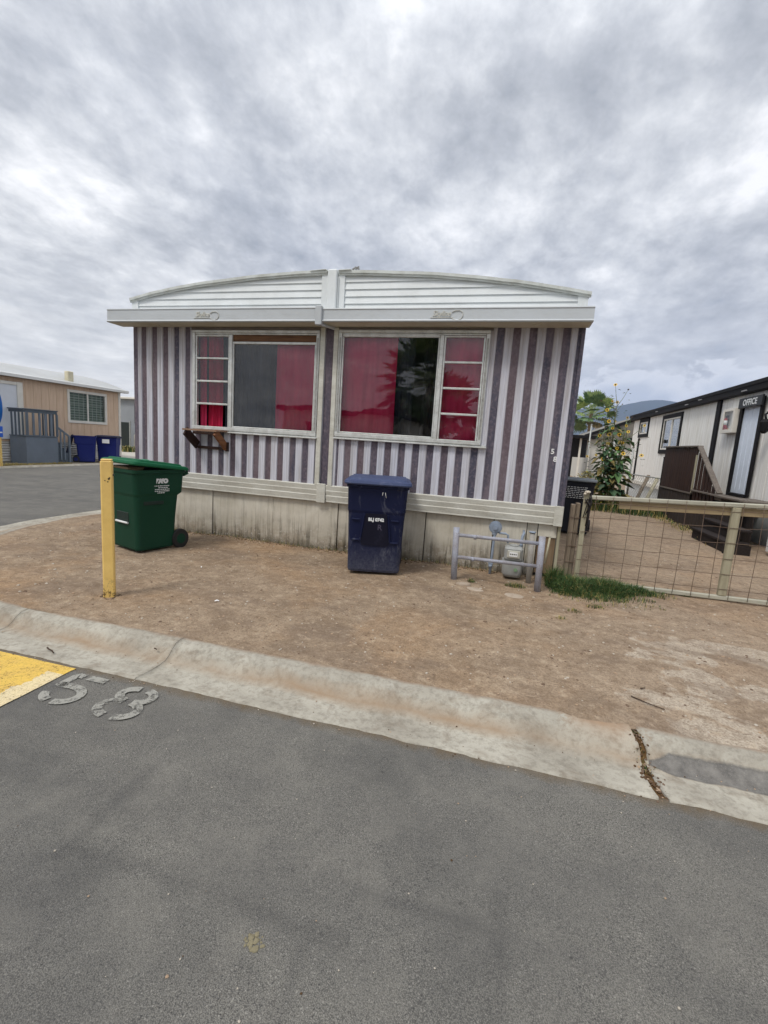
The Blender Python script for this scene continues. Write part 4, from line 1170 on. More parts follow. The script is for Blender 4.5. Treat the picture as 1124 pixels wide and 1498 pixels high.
# ------------------------------------------------------------------ yellow posts
def f_ypost(n):
    v = n.coord(); s = n.xyz(v)
    a = n.noise(v, 5, 6, .65); b = n.noise(v, 34, 4, .75)
    col = n.mix(n.ramp(a, [(.35, 0.0), (.7, 1.0)]), c3(236, 202, 122), c3(220, 184, 104))
    hi = n.math('MULTIPLY', n.math('MAXIMUM', 0.0, n.math('MULTIPLY', n.math('SUBTRACT', s[2], .8), 2.0)), n.ramp(a, [(.4, 0.0), (.6, .45)]))
    col = n.mix(n.math('MINIMUM', hi, .4), col, c3(214, 178, 120))
    low = n.math('MAXIMUM', 0.0, n.math('SUBTRACT', 1.0, n.math('MULTIPLY', s[2], 5.0)))
    chips = n.math('MULTIPLY', n.ramp(b, [(.50, 0.0), (.58, 1.0)]), low)
    col = n.mix(chips, col, c3(64, 44, 30))
    col = n.mix(n.ramp(b, [(.70, 0.0), (.74, .8)]), col, c3(110, 76, 40))
    n.out(col, .55, n.bump(b, .1, .003), 0, .4)
M_YEL = mat('yellow_post_paint', f_ypost)
yp = root('bollard', (-3.40, 3.33, 0), 'chipped yellow square post standing in the dirt in front of the green bin', 'post', None, R_(38))
mb = MB(); mb.box(-.046, .046, -.046, .046, -.05, 1.235, 0, .01); mb.build('post', M_YEL, yp, True)
mb = MB(); mb.box(-.042, .042, -.042, .042, 1.235, 1.245, 0, .004); mb.build('top_cap', M_YEL, yp, True)
mb = MB()
for x, z, r in ((.012, 1.05, .006), (.02, 1.075, .009), (.026, 1.085, .006), (-.01, 1.06, .005)): mb.disc((x, -.0465, z), (0, -1, 0), r, .0008, 8)
mb.build('paint_chip', plain('chip_dark', c3(60, 46, 30), .8), yp, True)
mb = MB(); mb.box(-.052, -.044, -.02, .05, 1.09, 1.12, 0, .002); mb.box(.044, .056, -.02, .02, 1.10, 1.115, 0, .002); mb.build('bracket', plain('bracket_dark', c3(40, 40, 42), .5), yp, True)
mb = MB(); rr = random.Random(4)
for i in range(60):
    a = rr.uniform(0, 6.28); d = abs(rr.gauss(.06, .03)); pebble(mb, -3.4+d*cos(a), 3.33+d*sin(a)*.8, dirt_z(-3.4, 3.33)-.004, rr.uniform(.008, .02), rr)
struct(mb.build('loose_soil', worn('dark_soil', c3(86, 70, 54), None, .5, .95, 20)), 'stuff')
y2 = root('bollard', (-15.55, 11.15, 0), 'yellow post with a blue sign at the left edge across the street', 'post')
mb = MB(); mb.box(-.06, .06, -.06, .06, -.05, .93, 0, .012); mb.build('post', M_YEL, y2, True)
mb = MB(); mb.box(-.10, .13, -.075, -.062, .92, 1.26, 0, .004); mb.box(.064, .076, -.1, .1, .92, 1.26, 0, .004)
sg = mb.build('sign_plate', plain('sign_blue', c3(30, 96, 200), .4), y2, True)
mb = MB(); mb.box(-.08, .11, -.08, -.076, 1.05, 1.09); mb.box(.077, .08, -.08, .08, 1.05, 1.09); mb.build('sign_lettering', M_LABELW, sg, True)

# ------------------------------------------------------------------ pipe barrier and gas meter
br = root('pipe_barrier', (0, 5.36, 0), 'blue grey two rail pipe barrier in front of the gas meter', 'barrier')
for x, xt in ((-.485, -.505), (.455, .445)):
    mb = MB(); mb.tube((x, 5.36, -.05), (xt, 5.36, .625), .036, .036, 16); mb.build('post', M_GREYPAINT, br)
for z0, z1, r in ((.535, .555, .021), (.275, .295, .021)):
    mb = MB(); mb.tube((-.475, 5.36, z0+.005), (.425, 5.36, z1-.01), r, r, 12)
    mb.disc((-.30, 5.36, z0), (1, 0, .02), r+.006, .03, 12); mb.build('rail', M_GREYPAINT, br)
p3 = root('pipe_post', (.365, 5.66, 0), 'short grey pipe post standing behind the right end of the pipe barrier', 'post')
mb = MB(); mb.tube((.37, 5.66, -.05), (.355, 5.66, .61), .032, .032, 14); mb.build('post', worn('pale_pipe_grey', c3(164, 162, 156), c3(112, 98, 86), .6, .6, 10), p3)
mb = MB(); mb.disc((.355, 5.66, .61), (0, 0, 1), .040, .012, 14); mb.build('cap', M_METERB, p3)
gm = root('gas_meter', (.17, 5.80, 0), 'grey gas meter with a round regulator on pipes behind the barrier', 'gas meter')
mb = MB()   # riser, elbow, header
mb.path([(-.09, 5.82, -.03), (-.085, 5.82, .2), (-.08, 5.82, .46), (-.075, 5.82, .52)], .016, 10); mb.disc((-.09, 5.82, .09), (0, 0, 1), .026, .04, 8); mb.box(-.12, -.06, 5.80, 5.84, .13, .16, 0, .006); mb.build('riser_pipe', M_METERB, gm); mb = MB(); mb.path([(-.03, 5.82, .535), (.05, 5.82, .535), (.085, 5.82, .52), (.09, 5.82, .42)], .014, 10); mb.build('inlet_pipe', M_METERB, gm); mb = MB()
mb.path([(.25, 5.82, .40), (.25, 5.82, .425), (.255, 5.82, .53), (.27, 5.84, .56), (.27, 5.98, .565)], [.026, .018, .016, .016, .016], 10)
mb.build('outlet_pipe', M_METERB, gm)
mb = MB(); mb.disc((-.075, 5.84, .60), (0, -1, 0), .078, .022, 24); mb.disc((-.075, 5.818, .60), (0, -1, 0), .066, .02, 24); mb.disc((-.075, 5.798, .60), (0, -1, 0), .026, .03, 14)
for k in range(8):
    a = 2*pi*k/8; mb.disc((-.075+.07*cos(a), 5.818, .60+.07*sin(a)), (0, -1, 0), .007, .008, 6)
mb.box(-.11, -.05, 5.80, 5.86, .50, .54, 0, .01); mb.build('regulator', M_METERB, gm)
mb = MB()
rg = [rr_ring(.07, .27, 5.70, 5.90, .05, .03), rr_ring(.05, .29, 5.69, 5.91, .06, .07), rr_ring(.045, .295, 5.685, 5.915, .05, .20), rr_ring(.045, .295, 5.685, 5.915, .05, .225)]
mb.loft(rg, 0, True, True); mb.box(.06, .28, 5.70, 5.90, .228, .40, 0, .025); mb.disc((.17, 5.80, .395), (0, 0, 1), .05, .02, 14)
for k, (x, z) in enumerate(((.08, .21), (.26, .21), (.17, .215))): mb.disc((x, 5.684, z), (0, -1, 0), .008, .008, 8)
body = mb.build('meter_body', M_METER, gm)
mb = MB(); mb.box(.095, .245, 5.682, 5.70, .27, .36, 0, .006); idx = mb.build('index_box', worn('index_grey', c3(186, 184, 172), None, .3, .4, 10), body)
mb = MB(); mb.box(.12, .215, 5.677, 5.6815, .29, .345); mb.build('index_plate', M_LABELW, body)
mb = MB()
for k in range(4): mb.disc((.135+.021*k, 5.6765, .318), (0, -1, 0), .008, .001, 12)
mb.build('dial', plain('dial_dark', c3(60, 60, 60), .5), body)
mb = MB(); mb.disc((.21, 5.683, .13), (0, -1, 0), .022, .008, 16); mb.build('badge', plain('badge_green', c3(120, 150, 116), .5), body)
mb = MB(); mb.tube((.52, 5.56, .28), (.55, 5.63, .58), .012, .012, 8); o = mb.build('plastic_pipe', M_WOODPALE); tag(o, 'short pale plastic pipe leaning beside the right end of the barrier', 'pipe')

# ------------------------------------------------------------------ gate and its post
wp = root('fence_post', (.84, 6.0, 0), 'cracked weathered timber post left of the wire gate', 'post')
mb = MB(); mb.box(.785, .835, 5.95, 6.05, -.1, .955, 0, .006); mb.box(.838, .885, 5.955, 6.05, -.1, .975, 0, .006)
mb.build('post', M_WOODOLD, wp)
mb = MB()
for z in (.25, .45, .62, .80): mb.box(.78, .89, 5.944, 5.951, z-.004, z+.004)
mb.build('wire_tie', M_RUST, wp)
GX0, GX1, GY = .905, 4.25, 5.92
gz = lambda x: 1.06+.035*(x-.9)       # top rail rises a little to the right
gzb = lambda x: .035+.012*(x-.9)
ga = root('field_gate', (GX0, GY, 0), 'wide gate of pale timber rails filled with rusty wire mesh', 'gate')
mb = MB(); mb.beam((GX0+.06, GY, gz(GX0)), (GX1, GY, gz(GX1)), .045, .05, 0, .01); mb.build('top_rail', M_WOODPALEX, ga)
mb = MB(); mb.beam((1.30, GY+.035, gz(1.3)-.075), (GX1, GY+.035, gz(GX1)-.085), .03, .09, 0, .004); mb.build('back_board', M_WOODTAN, ga)
mb = MB(); mb.beam((GX0, GY, gzb(GX0)), (GX1, GY, gzb(GX1)), .045, .05, 0, .008); mb.build('bottom_rail', M_WOODPALEX, ga)
for x, w_ in ((GX0+.025, .055), (2.475, .085), (GX1-.05, .08)):
    mb = MB(); mb.beam((x, GY+.002, gzb(x)+.026), (x, GY+.002, gz(x)-.026 if x > 1 else gz(x)+.06), w_, .05, 0, .006, up=(0, 1, 0)); mb.build('stile', M_WOODPALE, ga)
mb = MB(); r = .0031; rr = random.Random(9)
x = GX0+.13
while x < GX1-.05:
    dx = rr.uniform(-.012, .012); n = 5
    mb.path([(x+dx*sin(3*k/n), GY-.032+.006*rr.uniform(-1, 1), gzb(x)-.01+(gz(x)+.03-gzb(x))*k/n) for k in range(n+1)], r, 5); x += .187
z = .13
for k in range(6):
    pts = []; n = 22
    for i in range(n+1):
        xx = GX0+(GX1-GX0)*i/n; pts.append((xx, GY-.029+.006*rr.uniform(-1, 1), z+gzb(xx)-.03+.006*rr.uniform(-1, 1)+.02*(xx-.9)*k/6))
    mb.path(pts, r, 5); z += .172
mb.build('wire_mesh', M_RUST, ga)
mb = MB()
for i in range(9): mb.path([(.945+.01*sin(i*1.1)+.035*cos(i), GY-.045, 1.06-.006*i), (.955+.01*cos(i*2)-.03*sin(i), GY-.05, 1.05-.028*i)], .006, 6)
mb.path([(.97, GY-.045, 1.10), (.985, GY-.05, 1.0), (.965, GY-.05, .84), (.955, GY-.048, .72)], .010, 6)
ch = mb.build('chain', plain('chain_dark', c3(44, 40, 38), .5, .6)); tag(ch, 'dark chain hanging from the left end of the wire gate', 'chain')
mb = MB(); pebble(mb, .935, GY-.03, 1.125, .038, random.Random(2)); pebble(mb, .91, GY-.03, 1.10, .026, random.Random(6)); o = mb.build('cloth_knot', plain('knot_pale', c3(196, 186, 168), .8)); tag(o, 'pale knotted rag tied on top of the left gate stile', 'rag')
# ------------------------------------------------------------------ beige house across the left street
HX = -17.0
def f_beige(n):
    v = n.coord(); a = n.noise(n.coord(scale=(4, 4, .5)), 2, 5, .6); b = n.noise(v, 1.2, 4, .6)
    col = n.mix(n.ramp(a, [(.35, 0.0), (.7, 1.0)]), c3(222, 196, 170), c3(202, 174, 148)); col = n.mix(n.math('MULTIPLY', b, .3), col, c3(176, 150, 124))
    n.out(col, .7, None, 0, .3)
M_BEIGE = mat('beige_siding_paint', f_beige)
M_WTRIM = worn('white_house_trim', c3(226, 222, 212), c3(176, 168, 152), .3, .5, 3)
hb = root('beige_house', (HX, 12, 0), 'beige vertical sided mobile home with a white framed window and low curved roof', 'mobile home')
mb = MB(); y = 2.0
def vgroove(mb, x, y0, y1, z0, z1, step, sgn=1, d=.012, first=0.0, holes=()):
    """wall facing sgn*X with vertical grooves, rectangular holes left open"""
    ys = [y0]; y = y0+first
    while y < y1:
        if y > y0+.02: ys += [y-.008, y, y+.008]
        y += step
    ys.append(y1); g = set(ys[2:-1:3])
    def strip(za, zb, ya, yb):
        for i in range(len(ys)-1):
            a, b = ys[i], ys[i+1]
            if b <= ya or a >= yb: continue
            xa = x-sgn*(d if a in g else 0); xb = x-sgn*(d if b in g else 0)
            a2, b2 = max(a, ya), min(b, yb)
            if b2-a2 < 1e-5: continue
            mb.face([(xa, a2, za), (xb, b2, za), (xb, b2, zb), (xa, a2, zb)])
    if not holes: strip(z0, z1, y0, y1); return
    zs = sorted({z0, z1}|{h[2] for h in holes}|{h[3] for h in holes})
    for za, zb in zip(zs[:-1], zs[1:]):
        hs = sorted((h[0], h[1]) for h in holes if h[2] < zb-1e-6 and h[3] > za+1e-6)
        c = y0
        for h0, h1 in hs: strip(za, zb, c, h0); c = h1
        strip(za, zb, c, y1)
bwin = (14.95, 16.62, 1.60, 2.70)
vgroove(mb, HX, 2, 17.43, .72, 3.0, .30, 1, .015, .1, [bwin])
mb.build('wall', M_BEIGE, hb)
mb = MB(); mb.face([(HX, 17.43, .72), (-24.6, 17.43, .72), (-24.6, 17.43, 3.0), (HX, 17.43, 3.0)]); mb.face([(HX, 2, 0), (-24.6, 2, 0), (-24.6, 2, 3.0), (HX, 2, 3.0)])
mb.face([(-24.6, 2, 0), (-24.6, 17.43, 0), (-24.6, 17.43, 3.0), (-24.6, 2, 3.0)]); mb.build('side_wall', M_BEIGE, hb)
mb = MB(); mb.box(HX-.02, HX+.03, 17.34, 17.46, .0, 2.98, 0, .01); mb.build('corner_board', M_WTRIM, hb)
mb = MB(); N = 30; rows = []
for yy in (1.7, 17.72):
    rows.append([(HX+.22-8.04*i/N, yy, 3.03+.70*(1-(2*i/N-1)**2)) for i in range(N+1)])
for i in range(N): mb.face([rows[0][i], rows[0][i+1], rows[1][i+1], rows[1][i]], 0, True)
for r in rows: mb.face(r)
mb.box(HX+.14, HX+.24, 1.7, 17.72, 2.945, 3.06, 0, .01)
M_BROOF = worn('pale_curved_roof', c3(226, 226, 222), c3(178, 176, 166), .35, .5, .6)
rf = mb.build('roof', M_BROOF, hb)
mb = MB(); mb.face([(HX, 1.7, 2.944), (HX+.2, 1.7, 2.944), (HX+.2, 17.72, 2.944), (HX, 17.72, 2.944)]); mb.build('eave_soffit', plain('soffit_brown', c3(120, 104, 86), .8), rf)
mb = MB(); mb.box(-17.22, -17.02, 14.95, 15.2, 3.06, 3.50, 0, .02); mb.build('chimney', worn('vent_cream', c3(206, 198, 170), None, .3, .6, 5), rf)
def sash_window(parent, x, y0, y1, z0, z1, sgn, fm, gm_, w=.09, proud=.03, grid=(0, 0), inside=None):
    f = MB()
    xa, xb = x-sgn*.06, x+sgn*proud
    X0, X1 = min(xa, xb), max(xa, xb)
    f.box(X0, X1, y0-w, y1+w, z1, z1+w, 0, .006); f.box(X0, X1, y0-w, y1+w, z0-w, z0, 0, .006)
    f.box(X0, X1, y0-w, y0, z0+.001, z1-.001, 0, .006); f.box(X0, X1, y1, y1+w, z0+.001, z1-.001, 0, .006)
    fo = f.build('window', fm, parent)
    m = MB(); c = (y0+y1)/2; m.box(min(x-sgn*.03, x+sgn*.012), max(x-sgn*.03, x+sgn*.012), c-.03, c+.03, z0, z1, 0, .004); m.build('mullion', M_WTRIM, fo)
    g = MB(); g.face([(x-sgn*.012, y0, z0), (x-sgn*.012, y1, z0), (x-sgn*.012, y1, z1), (x-sgn*.012, y0, z1)]); g.build('pane', gm_, fo)
    if inside:
        b = MB(); b.face([(x-sgn*.12, y0-.1, z0-.1), (x-sgn*.12, y1+.1, z0-.1), (x-sgn*.12, y1+.1, z1+.1), (x-sgn*.12, y0-.1, z1+.1)]); b.build('blind', inside, fo)
    if grid[0]:
        k = MB(); xg = x+sgn*.004
        for i in range(1, grid[0]):
            yy = y0+(y1-y0)*i/grid[0]
            if abs(yy-c) > .05: k.box(min(xg, xg-sgn*.012), max(xg, xg-sgn*.012), yy-.007, yy+.007, z0, z1)
        for i in range(1, grid[1]):
            zz = z0+(z1-z0)*i/grid[1]; k.box(min(xg-sgn*.002, xg-sgn*.011), max(xg-sgn*.002, xg-sgn*.011), y0, y1, zz-.007, zz+.007)
        k.build('glazing_bar', plain('bar_grey', c3(150, 156, 150), .5), fo)
    return fo
def f_blind(n):
    v = n.coord(); w = n.wave(v, 3.2, 0, 'Z'); n.out(n.mix(w, c3(96, 112, 104), c3(150, 164, 152)), .7, None, 0, .2)
sash_window(hb, HX, *bwin, 1, M_WTRIM, M_GLASS2, .10, .03, (8, 5), mat('window_blind', f_blind))
mb = MB()   # ribbed white metal skirting
z = .0
while z < .70:
    mb.face([(HX-.02, 2, z), (HX-.02, 17.4, z), (HX+.01, 17.4, z+.045), (HX+.01, 2, z+.045)], 0); mb.face([(HX+.01, 2, z+.045), (HX+.01, 17.4, z+.045), (HX-.02, 17.4, z+.09), (HX-.02, 2, z+.09)], 0); z += .09
mb.build('skirting', worn('skirting_white_metal', c3(214, 212, 208), c3(138, 130, 116), .6, .5, 1.5, .05, .4, 0, .4, (1, .4, 3)), hb)
# door with its blue oval light
mb = MB(); mb.box(HX, HX+.05, 11.72, 12.98, .80, 2.70, 0, .01)
d = mb.build('door', worn('door_white', c3(216, 220, 226), None, .2, .45, 3), hb)
mb = MB(); mb.box(HX+.051, HX+.09, 12.86, 13.06, .80, 2.80, 0, .01); mb.box(HX+.051, HX+.09, 11.66, 11.82, .80, 2.80, 0, .01); mb.box(HX+.051, HX+.085, 11.82, 12.86, 2.68, 2.79, 0, .01); mb.build('door_frame', M_WTRIM, d)
mb = MB(); pts = [(HX+.056, 12.13+.22*cos(2*pi*k/28), 1.88+.62*sin(2*pi*k/28)) for k in range(28)]
mb.loft([[(HX+.05, p[1], p[2]) for p in pts], pts]); mb.build('door_light', worn('blue_film', c3(30, 110, 190), c3(24, 70, 150), .4, .3, 2), d)

# grey timber porch of the beige house
M_PORCH = worn('porch_grey_paint', c3(112, 122, 134), c3(86, 94, 104), .4, .6, 2)
M_PORCHD = worn('porch_darker_grey', c3(92, 102, 112), c3(64, 72, 80), .4, .6, 2)  # darker grey for the end balusters, handrail, deck and steps
po = root('porch', (-16.6, 12.6, 0), 'blue grey slatted timber porch with side steps at the beige house door', 'porch')
mb = MB(); px, py0, py1 = -16.15, 12.5, 13.68
mb.box(HX+.1, px, py0, py1, -.05, .93, 0, .01); mb.build('base', M_PORCH, po)
mb = MB(); mb.box(HX+.1, px+.02, py0-.02, py1, .935, .97, 0, .005); mb.build('deck', M_PORCHD, po)
mb = MB(); mb.box(px-.10, px+.03, py0-.04, py1+.02, 1.86, 1.90, 0, .006); mb.box(HX+.1, px-.101, py0-.05, py0+.05, 1.855, 1.895, 0, .006); mb.box(px-.02, px-.0, py0, py1, 1.76, 1.858, 0, .004); mb.box(HX+.1, px-.03, py0, py0+.02, 1.76, 1.853, 0, .004)
mb.build('handrail', M_PORCHD, po)
for i in range(6):
    mb = MB(); yy = py0+.04+.222*i; mb.box(px-.042, px+.0, yy, yy+.07, .972, 1.758, 0, .005); mb.build('baluster', M_PORCH, po)
for i in range(5):
    mb = MB(); xx = HX+.18+.165*i; mb.box(xx, xx+.06, py0+.0, py0+.035, .972, 1.758, 0, .005); mb.build('baluster', M_PORCHD, po)
mb = MB()
for i in range(5): mb.box(HX+.18+.16*i, HX+.24+.16*i, py1-.05, py1-.015, .972, 1.80, 0, .005)
mb.build('far_balusters', M_PORCHD, po)
mb = MB()
for i in range(4): mb.box(HX+.15, px-.05, py1+.002+.16*i, py1+.15+.16*i, .0, .74-.19*i, 0, .008)
mb.build('steps', M_PORCHD, po)
mb = MB(); mb.beam((px-.02, py1+.02, 1.30), (px-.02, py1+.48, .98), .05, .06); mb.box(px-.05, px+.02, py1+.44, py1+.5, 0, .98, 0, .006)
for i in range(2): mb.box(px-.04, px, py1+.1+.15*i, py1+.15+.15*i, .1, 1.20-.1*i, 0, .004)
mb.build('stair_rail', M_PORCH, po)

# grey house beyond, dark gate and white stair rail
M_GHOUSE = worn('grey_house_paint', c3(150, 154, 158), c3(120, 122, 124), .3, .7, 1)
gh = root('grey_house', (-22.5, 24.5, 0), 'distant grey house glimpsed between the beige house and the striped home', 'house')
mb = MB(); mb.box(-30, -19.5, 24.5, 34, 0, 3.15, 0, 0); mb.build('wall', M_GHOUSE, gh)
mb = MB(); mb.box(-30.2, -19.3, 24.25, 34.2, 3.15, 3.28, 0, .02); mb.build('roof', M_WTRIM, gh)
mb = MB(); mb.box(-22.75, -22.25, 24.44, 24.49, 1.7, 2.9, 0, .01); mb.build('window', plain('dark_pane', c3(30, 32, 36), .2), gh)
mb = MB(); mb.box(-23.3, -21.2, 24.40, 24.47, .0, 1.5, 0, .01); mb.build('lower_panel', M_GHOUSE, gh)
dg = root('side_gate', (-22.6, 23.4, 0), 'black solid gate beside the far corner of the beige house', 'gate')
mb = MB(); mb.box(-23.4, -22.15, 23.38, 23.43, .05, 1.72, 0, .01); mb.build('panel', plain('gate_black', c3(24, 34, 30), .6), dg)
mb = MB(); mb.box(-22.14, -22.06, 23.36, 23.44, 0, 1.8, 0, .01); mb.build('post', M_GALV, dg)
wr = root('stair_rail', (-21.8, 23.9, 0), 'white curved handrail in front of the distant grey house', 'handrail')
mb = MB(); mb.path([(-22.0, 23.6, .1), (-21.98, 23.6, .95), (-21.9, 23.6, 1.05), (-21.4, 23.6, 1.3), (-20.9, 23.6, 1.32)], .03, 8); mb.path([(-21.62, 23.6, 1.17), (-21.62, 23.6, .4), (-21.5, 23.6, .25)], .03, 8); mb.build('rail', M_WTRIM, wr)
mb = MB()
for i in range(260): 
    a = random.uniform(0, 6.28); blade(mb, -21.7+random.gauss(0, .15), 22.8+random.gauss(0, .15), 0, random.uniform(.2, .5), .02, random.uniform(.2, .9), a, random.choice((0, 2)))
tag(mb.build('shrub', GM), 'small yellow green shrub by the white handrail of the grey house', 'shrub')

# ------------------------------------------------------------------ office home on the right
OX = 5.0
def f_off(n):
    v = n.coord(); a = n.noise(n.coord(scale=(5, 5, .35)), 2.4, 6, .65, .3); b = n.noise(v, .7, 4, .6)
    col = n.mix(n.ramp(a, [(.4, 0.0), (.75, 1.0)]), c3(246, 245, 241), c3(214, 210, 200)); col = n.mix(n.math('MULTIPLY', b, .12), col, c3(190, 184, 172))
    n.out(col, .7, None, 0, .3)
M_OFF = mat('office_siding_paint', f_off)
M_OTRIM = worn('black_brown_trim', c3(22, 22, 25), c3(48, 42, 40), .35, .7, 5, .08, .2)
of = root('office_building', (OX, 14, 0), 'off white mobile home with black trim and an office door', 'office building')
w1 = (16.45, 18.1, 1.90, 2.93); w2 = (20.0, 21.1, 2.52, 2.98)
mb = MB(); vgroove(mb, OX, 3.0, 22.2, .68, 3.14, .41, -1, .012, .2, [w1, w2]); mb.build('wall', M_OFF, of)
mb = MB(); mb.face([(OX, 22.2, 0), (12, 22.2, 0), (12, 22.2, 3.14), (OX, 22.2, 3.14)]); mb.face([(OX, 3, 0), (12, 3, 0), (12, 3, 3.14), (OX, 3, 3.14)]); mb.face([(12, 3, 0), (12, 22.2, 0), (12, 22.2, 3.2), (12, 3, 3.2)]); mb.build('side_wall', M_OFF, of)
mb = MB(); mb.box(OX-.14, OX+.06, 2.8, 22.45, 3.12, 3.34, 0, .012)
mb.box(OX-.16, OX-.13, 2.8, 22.45, 3.26, 3.345, 0, .005)
fa = mb.build('fascia', M_OTRIM, of)
mb = MB()
for y in (9.9, 12.1, 14.6, 15.6, 18.5): mb.box(OX-.168, OX-.141, y, y+.22, 3.15+.04*((y*3) % 2), 3.175+.04*((y*3) % 2), 0, .003)
mb.build('flaked_paint', plain('flake_grey', c3(150, 150, 150), .6), fa)
mb = MB(); N = 12
rows = [[(OX-.16+7.3*i/N, yy, 3.345+.5*(1-(2*i/N-1)**2)*.8) for i in range(N+1)] for yy in (2.8, 22.45)]
for i in range(N): mb.face([rows[0][i], rows[0][i+1], rows[1][i+1], rows[1][i]], 0, True)
for r in rows: mb.face(r)
mb.build('roof', M_ROOF, of)
for y0, y1 in ((13.62, 13.84),):
    mb = MB(); mb.box(OX-.05, OX-.002, y0, y1, .70, 3.118, 0, .006); mb.build('trim_post', M_OTRIM, of)
mb = MB(); mb.box(OX-.04, OX-.002, 11.18, 11.26, 3.0-.1, 3.118, 0, .004); mb.box(OX-.04, OX-.002, 10.4, 11.26, 2.98, 3.03, 0, .004); mb.build('trim_post', M_OTRIM, of)
mb = MB(); mb.box(OX-.035, OX-.002, 13.68, 16.0, .7, 1.92, 0, .004); 
sash_window(of, OX, *w1, -1, M_OTRIM, M_GLASS2, .13, .035, (0, 0), plain('dim_blind', c3(52, 60, 56), .8))
sash_window(of, OX, *w2, -1, M_OTRIM, M_GLASS2, .13, .035, (0, 0), plain('pale_blind', c3(190, 190, 196), .8))
for w in (w1, w2):
    mb = MB(); y0, y1, z0, z1 = w
    mb.box(OX-.02, OX, y0+.002, y1-.002, z1-.05, z1, 0, .003); mb.box(OX-.02, OX, y0+.002, y1-.002, z0, z0+.05, 0, .003); mb.box(OX-.02, OX, y0+.002, y0+.06, z0+.051, z1-.051, 0, .003); mb.box(OX-.02, OX, y1-.06, y1-.002, z0+.051, z1-.051, 0, .003)
    mb.build('window_sash', M_WTRIM, of)
mb = MB(); mb.box(OX-.045, OX-.002, 20.95, 21.08, .66, 2.36, 0, .01); mb.build('drain_pipe', M_OTRIM, of)
mb = MB(); mb.box(OX-.03, OX+.0, 13.7, 22.2, .56, .70, 0, .006); mb.build('base_band', M_WTRIM, of)
mb = MB(); mb.face([(OX+.04, 3, -.02), (OX+.04, 22.2, -.02), (OX+.04, 22.2, .7), (OX+.04, 3, .7)]); mb.build('skirting', worn('office_skirting', c3(200, 204, 204), c3(150, 146, 136), .5, .7, 3), of)
# door, frame, lettered sign
mb = MB(); mb.box(OX-.03, OX+.01, 11.56, 12.34, .93, 2.93, 0, .004)
for y in (11.74, 11.95, 12.16): mb.box(OX-.036, OX-.029, y-.012, y+.012, 1.0, 2.86, 0, .002)
dr = mb.build('door', worn('pale_blue_door', c3(222, 231, 243), c3(180, 190, 204), .3, .5, 3), of)
mb = MB(); mb.box(OX-.07, OX-.031, 11.46, 11.57, .90, 3.0, 0, .004); mb.box(OX-.07, OX-.031, 12.33, 12.46, .90, 3.0, 0, .004); mb.box(OX-.12, OX-.031, 11.57, 12.33, .86, .93, 0, .004); mb.build('door_frame', M_OTRIM, dr)
mb = MB(); mb.box(OX-.13, OX-.09, 11.40, 12.42, 2.80, 3.02, 0, .006); sg = mb.build('sign_board', plain('sign_black', c3(22, 24, 28), .5), of)
mb = MB(); text_into(mb, 'OFFICE', .185, facing((OX-.132, 11.91, 2.905), (-1, 0, 0)), 0, .002, 1.05, .003); mb.build('sign_lettering', M_LETTER, sg)
lp = root('wall_lamp', (OX, 10.9, 2.5), 'black ornate wall lamp on the office wall right of the door', 'wall lamp')
mb = MB(); mb.path([(OX, 11.05, 2.55), (OX-.12, 11.05, 2.62), (OX-.2, 11.0, 2.58), (OX-.2, 10.95, 2.48)], .02, 8); mb.box(OX-.03, OX-.001, 10.98, 11.12, 2.42, 2.66, 0, .008)
mb.path([(OX-.02, 11.05, 2.6), (OX-.05, 11.25, 2.66), (OX-.06, 11.3, 2.6)], .015, 6); mb.build('bracket', M_OTRIM, lp)
mb = MB(); mb.loft([[(OX-.2+r*cos(2*pi*k/8), 10.95+r*sin(2*pi*k/8), z) for k in range(8)] for r, z in ((.05, 2.48), (.1, 2.42), (.07, 2.24), (.03, 2.2))], 0, True); mb.build('lantern', M_OTRIM, lp)
# extinguisher in its white cabinet
cb = root('extinguisher_cabinet', (OX, 13, 2.5), 'white wall cabinet with a glass front between the black trim post and office door', 'cabinet')
y0, y1, z0, z1, xd = 12.52, 13.14, 2.28, 2.84, OX-.13
mb = MB(); mb.box(xd, OX-.002, y0, y0+.04, z0, z1, 0, .004); mb.box(xd, OX-.002, y1-.04, y1, z0, z1, 0, .004); mb.box(xd, OX-.002, y0+.041, y1-.041, z0, z0+.05, 0, .004); mb.box(xd, OX-.002, y0+.041, y1-.041, z1-.05, z1, 0, .004); mb.box(OX-.03, OX-.003, y0+.041, y1-.041, z0+.051, z1-.051)
mb.box(xd-.012, xd, y0, y0+.09, z0, z1, 0, .003); mb.box(xd-.012, xd, y1-.09, y1, z0, z1, 0, .003); mb.box(xd-.012, xd, y0+.091, y1-.091, z0, z0+.08, 0, .003); mb.box(xd-.012, xd, y0+.091, y1-.091, z1-.06, z1, 0, .003)
mb.build('case', M_WTRIM, cb)
mb = MB(); mb.face([(xd-.004, y0+.08, z0+.06), (xd-.004, y1-.08, z0+.06), (xd-.004, y1-.08, z1-.05), (xd-.004, y0+.08, z1-.05)]); mb.build('glass_front', glassmat('cabinet_glass', .12), cb)
ex = root('fire_extinguisher', (OX-.07, 13.08, 2.335), 'red fire extinguisher with a white band inside the wall cabinet', 'extinguisher')
mb = MB(); mb.tube((OX-.07, 13.08, 2.335), (OX-.07, 13.08, 2.60), .058, .058, 16); mb.tube((OX-.07, 13.08, 2.60), (OX-.07, 13.08, 2.66), .058, .02, 16); eb = mb.build('cylinder', plain('extinguisher_red', c3(150, 24, 30), .35), ex)
mb = MB(); mb.tube((OX-.07, 13.08, 2.48), (OX-.07, 13.08, 2.585), .0592, .0592, 16); mb.build('paper_band', M_LABELW, ex)
